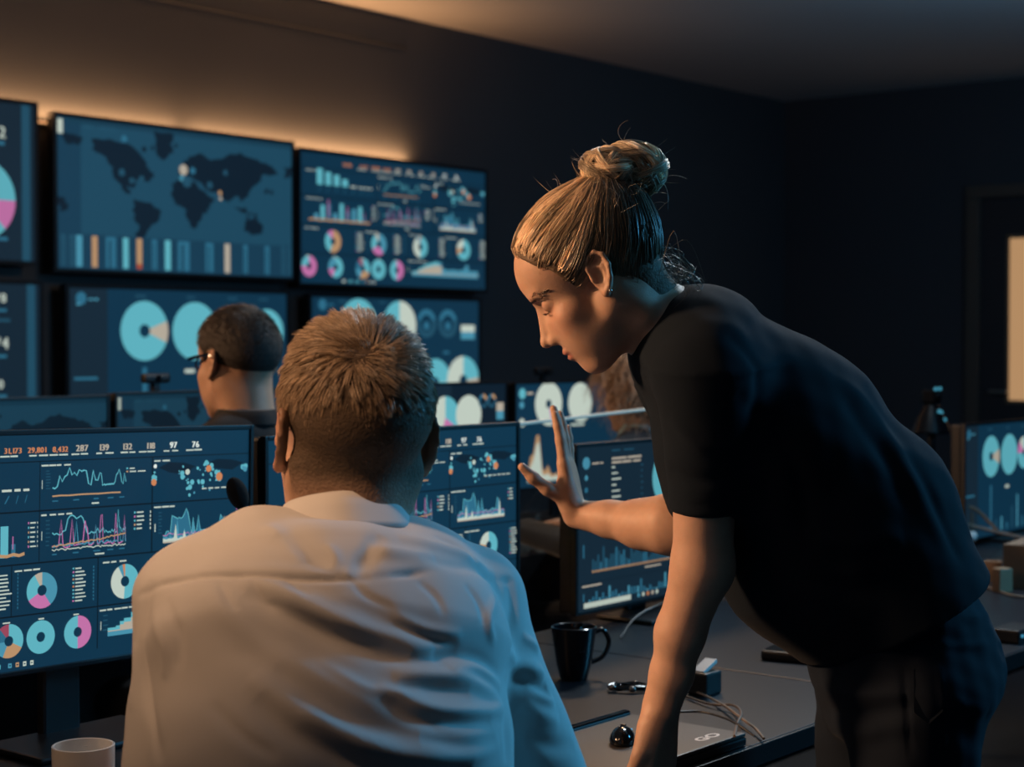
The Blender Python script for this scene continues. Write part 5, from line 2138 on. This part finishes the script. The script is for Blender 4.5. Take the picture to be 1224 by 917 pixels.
# mouse on the laptop
pm = onz(744, 888, DESK_Z + .021)
root = thing('computer_mouse', 'small glossy black mouse with a blue glint on the laptop beside the woman\'s hand', 'mouse', (pm[0], pm[1], DESK_Z + .0205), ROT_U + .5)
b = Body()
b.ell((0, 0, .004), (.030, .019, .021), None, 0)
b.cut((0, 0, .0005), (0, 0, -1), .002)
VVm, Qm = b.nets(.0022)
quick_mesh('shell', VVm, Qm, black_gloss, root)
MB().tube([(.012, -.004, .022), (.012, .004, .022)], .004, 10).out('wheel', grey_metal, root)
MB().box((.020, -.011, .016), (.006, .003, .003), bevel=.0008).out('indicator_glint', glow('blue_glint', (60, 140, 180)), root)  # glowing chip stands in for a blue glint on the shell

# black card reader with a bright slanted top
pm = onz(842, 829, DESK_Z)
root = thing('card_reader', 'small black box with a bright slanted top behind the woman\'s wrist', 'card reader', (pm[0], pm[1], DESK_Z), ROT_U)
MB().box((0, 0, .020), (.050, .040, .040), bevel=.004).out('case', black_plastic, root)
MB().box((.004, .002, .0465), (.046, .024, .007), bevel=.0015, rot=Matrix.Rotation(-.35, 3, 'Y')).out('slanted_top', mat('pale_plastic', (.75, .72, .68), .3), root)

# coiled black earphones
pm = onz(752, 826, DESK_Z)
root = thing('earphones', 'black coiled earphones with small shiny buds left of the woman\'s wrist', 'earphones', (pm[0], pm[1], DESK_Z), 0)
rr = random.Random(4)
pts = [(.030 * math.cos(t * 1.0) * (1 + .25 * math.sin(t * .37)), .018 * math.sin(t) * (1 + .3 * math.cos(t * .29)), .003 + .006 * (t / 40) + .003 * abs(math.sin(t * 2.3))) for t in np.linspace(0, 40, 160)]
MB().tube(pts, .0016, 6).out('cord', black_gloss, root, True)
for a in ((-.030, -.010, .008), (.012, .022, .008), (.004, -.020, .007)):
    MB().sphere(a, .0065, (1.2, 1, .9), seg=12).out('bud', mat('shiny_bud', (.25, .22, .2), .2, .6), root, True)

# loose cables
cable_m = mat('tan_cable', (.30, .22, .16), .45)
dark_cable = mat('dark_cable', (.03, .028, .027), .4)


def cable(label, pix, r, m, heights=None):
    P = []
    for i, (x, y) in enumerate(pix):
        hz = heights[i] if heights else .004
        P.append(onz(x, y, DESK_Z + hz))
    o = MB().tube([tuple(p) for p in spline(P, 7)], r, 8).out('cable', m, None, True)
    return tag(o, label, 'cable', None)


cable('tan cable sweeping from the card reader and falling over the desk edge', [(822, 823), (846, 833), (868, 845), (888, 860), (903, 871), (913, 883)], .0023, cable_m, [.006, .006, .010, .012, .010, .006])
cable('tan looped cable crossing over the others near the laptop corner', [(818, 832), (850, 842), (876, 843), (886, 852), (881, 866), (878, 880)], .0022, mat('brown_cable', (.20, .14, .10), .4), [.004, .006, .012, .020, .022, .022])
cable('thin dark cable lying across the back of the laptop', [(812, 851), (838, 851), (862, 857), (882, 866), (902, 880)], .0020, dark_cable, [.024, .024, .024, .024, .012])
cable('black monitor lead curling on the desk under the low monitor', [(742, 762), (760, 738), (790, 722), (820, 716)], .0022, dark_cable, [.004, .03, .05, .06])

# phone and paper ring to the right
pm = onz(962, 789, DESK_Z)
root = thing('phone', 'dark flat phone lying on the desk at the woman\'s far hip', 'phone', (pm[0], pm[1], DESK_Z), ROT_U + .2)
MB().box((0, 0, .010), (.085, .150, .020), bevel=.006).out('case', black_plastic, root)
MB().box((0, 0, .0205), (.074, .138, .0012)).out('glass_face', mat('phone_glass', (.03, .028, .026), .15), root)
pm = onz(936, 764, DESK_Z)
o = MB().tube([(pm[0] + .022 * math.cos(a), pm[1] + .03 * math.sin(a), DESK_Z + .0035 + .004 * abs(math.sin(a))) for a in np.linspace(.3, 5.6, 22)], .003, 8).out('lanyard', mat('brown_strap', (.12, .085, .06), .6), None, True)
tag(o, 'small brown strap curled on the desk behind the phone', 'strap')

# gooseneck microphone before the left monitor
pm = uv(R0u - .06, R0v - .16, DESK_Z)
root = thing('microphone', 'black foam topped desk microphone in front of the left monitor', 'microphone', pm, 0)
top = pt(287, 596, 2.68)
rel = top - np.array(pm)
MB().lathe((0, 0, 0), [(.035, 0), (.038, .006), (.030, .018), (.012, .024)], 24).out('base', black_plastic, root, True)
foot_p = np.array((0, 0, .02))
tip = rel
MB().tube(spline([foot_p, foot_p + np.array((.03, -.01, .09)), rel + np.array((.035, 0, -.10)), rel + np.array((.013, 0, -.030)), rel], 6), .0045, 8).out('gooseneck', black_plastic, root, True)
ax_ = Vector((-.38, 0, 1)).normalized()
MB().sphere(rel + np.array((-.004, 0, .008)), .0165, (1, 1, 1.65), ax_.to_track_quat('Z', 'Y').to_matrix(), 20).out('foam_cover', mat('black_foam', (.006, .006, .007), .95, bump=(900, .8)), root, True)

# webcams on the second row monitors
for px_, t_m, lab in ((165, 0.14, 'black webcam on the second row monitor before the man in glasses'), (655, 1.80, 'black webcam above the two white round charts')):
    ztop = 1.203 if px_ < 300 else 1.200
    bp_ = uv(R2u + t_m, R2v + .010, ztop)
    root = thing('webcam', lab, 'webcam', bp_, ROT_U)
    MB().box((0, .002, .012), (.020, .018, .024), bevel=.003).out('clip', black_plastic, root)
    MB().box((0, 0, .034), (.085, .024, .026), bevel=.008).out('case', black_plastic, root)
    MB().tube([(0, -.0115, .034), (0, -.0145, .034)], .009, 14).out('lens', black_gloss, root)

# conference camera on a pole by the right monitor
pm = pt(1113, 518, 5.45)
root = thing('camera', 'black room camera with cyan glints on a pole left of the right edge monitor', 'camera', (pm[0], pm[1], 0), ROT_U)
MB().lathe((0, 0, 0), [(.13, 0), (.13, .012), (.02, .02)], 28).out('pole_foot', black_plastic, root)
MB().tube([(0, 0, .018), (0, 0, pm[2])], .014, 12).out('pole', black_plastic, root)
MB().lathe((0, 0, pm[2]), [(.060, 0), (.062, .006), (.048, .040), (.030, .075), (.020, .095)], 28).out('body', black_gloss, root, True)
MB().box((0, 0, pm[2] + .118), (.052, .050, .046), bevel=.008).out('head', black_gloss, root)
MB().tube([(-.01, -.025, pm[2] + .118), (-.01, -.034, pm[2] + .118)], .013, 14).out('lens', black_gloss, root)
for q in ((-.018, -.036, pm[2] + .072), (.004, -.033, pm[2] + .068), (.002, -.046, pm[2] + .045), (-.02, -.024, pm[2] + .144), (.012, -.024, pm[2] + .144)):
    MB().sphere(q, .006, seg=10).out('case_glint', glow('cyan_glint', (60, 140, 165)), root, True)  # glowing beads stand in for cyan glints on the black case

# clutter in front of the right edge monitor
pm = uv(R0u + 3.02, R0v - .17, DESK_Z)
root = thing('desk_lamp', 'thin brown stemmed lamp with a white bead before the right edge monitor', 'lamp', pm, 0)
a0 = np.array(pm)
w1, w2, w3, w4 = pt(1162, 641, a0[1]) - a0, pt(1160, 612, a0[1]) - a0, pt(1151, 607, a0[1]) - a0, pt(1192, 634, a0[1]) - a0
MB().lathe((0, 0, 0), [(.045, 0), (.045, .008), (.01, .014)], 20).out('base', black_plastic, root)
MB().tube(spline([np.array((0, 0, .01)), w3 + np.array((-.02, 0, -.04)), w3, w2 + np.array((.02, 0, .004)), w4], 6), .0055, 8).out('stem', mat('brown_stem', (.22, .14, .09), .5), root, True)
MB().tube([w2 + np.array((.004, 0, 0)), w1], .004, 8).out('drop_rod', MATS['brown_stem'], root)
MB().sphere(w1, .016, seg=14).out('bead', mat('white_bead', (.85, .84, .8), .4), root, True)
for i, (px_, py_, col, lab) in enumerate(((1168, 722, (.30, .18, .1), 'small tan wooden block leaning by the right edge monitor'), (1192, 712, (.35, .22, .13), 'pale tan roller standing upright near the right edge'))):
    p_ = onz((1198, 1187)[i], (708, 694)[i], DESK_Z)
    root = thing('wooden_block' if i == 0 else 'tape_roll', lab, 'block' if i == 0 else 'tape', p_, .4 + i)
    if i == 0:
        MB().box((0, 0, .03), (.04, .03, .06), bevel=.004).out('block', mat('tan_wood', col, .6, noise=(40, .2)), root)
    else:
        MB().lathe((0, 0, 0), [(.022, 0), (.022, .05), (.012, .05), (.012, 0)], 24, False).out('roll', mat('tan_tape', col, .4), root, True)
p_ = onz(1246, 700, DESK_Z)
root = thing('cardboard_box', 'tan cardboard box on the desk at the right edge', 'box', p_, ROT_U + .1)
MB().box((0, 0, .055), (.20, .14, .11), bevel=.002).out('box_body', mat('tan_card', (.22, .15, .10), .8, noise=(30, .1)), root)
MB().box((0, 0, .1112), (.19, .05, .0008)).out('packing_tape', mat('packing_tape_brown', (.16, .10, .06), .3), root)
p_ = onz(1213, 765, DESK_Z)
root = thing('network_hub', 'low black hub with blue lights beside the woman\'s hip at the right edge', 'hub', p_, ROT_U)
MB().box((0, 0, .014), (.10, .06, .028), bevel=.004).out('case', black_plastic, root)
for k in range(3):
    MB().box((-.036 + k * .030, -.031, .016), (.009, .003, .006), bevel=.001).out('indicator_glint', glow('hub_light_%d' % (k % 2), ((60, 140, 175), (200, 130, 85))[k % 2]), root)
cable('brown lead trailing across the desk at the right edge', [(1172, 700), (1192, 706), (1210, 712), (1230, 714)], .0032, MATS['brown_cable'])
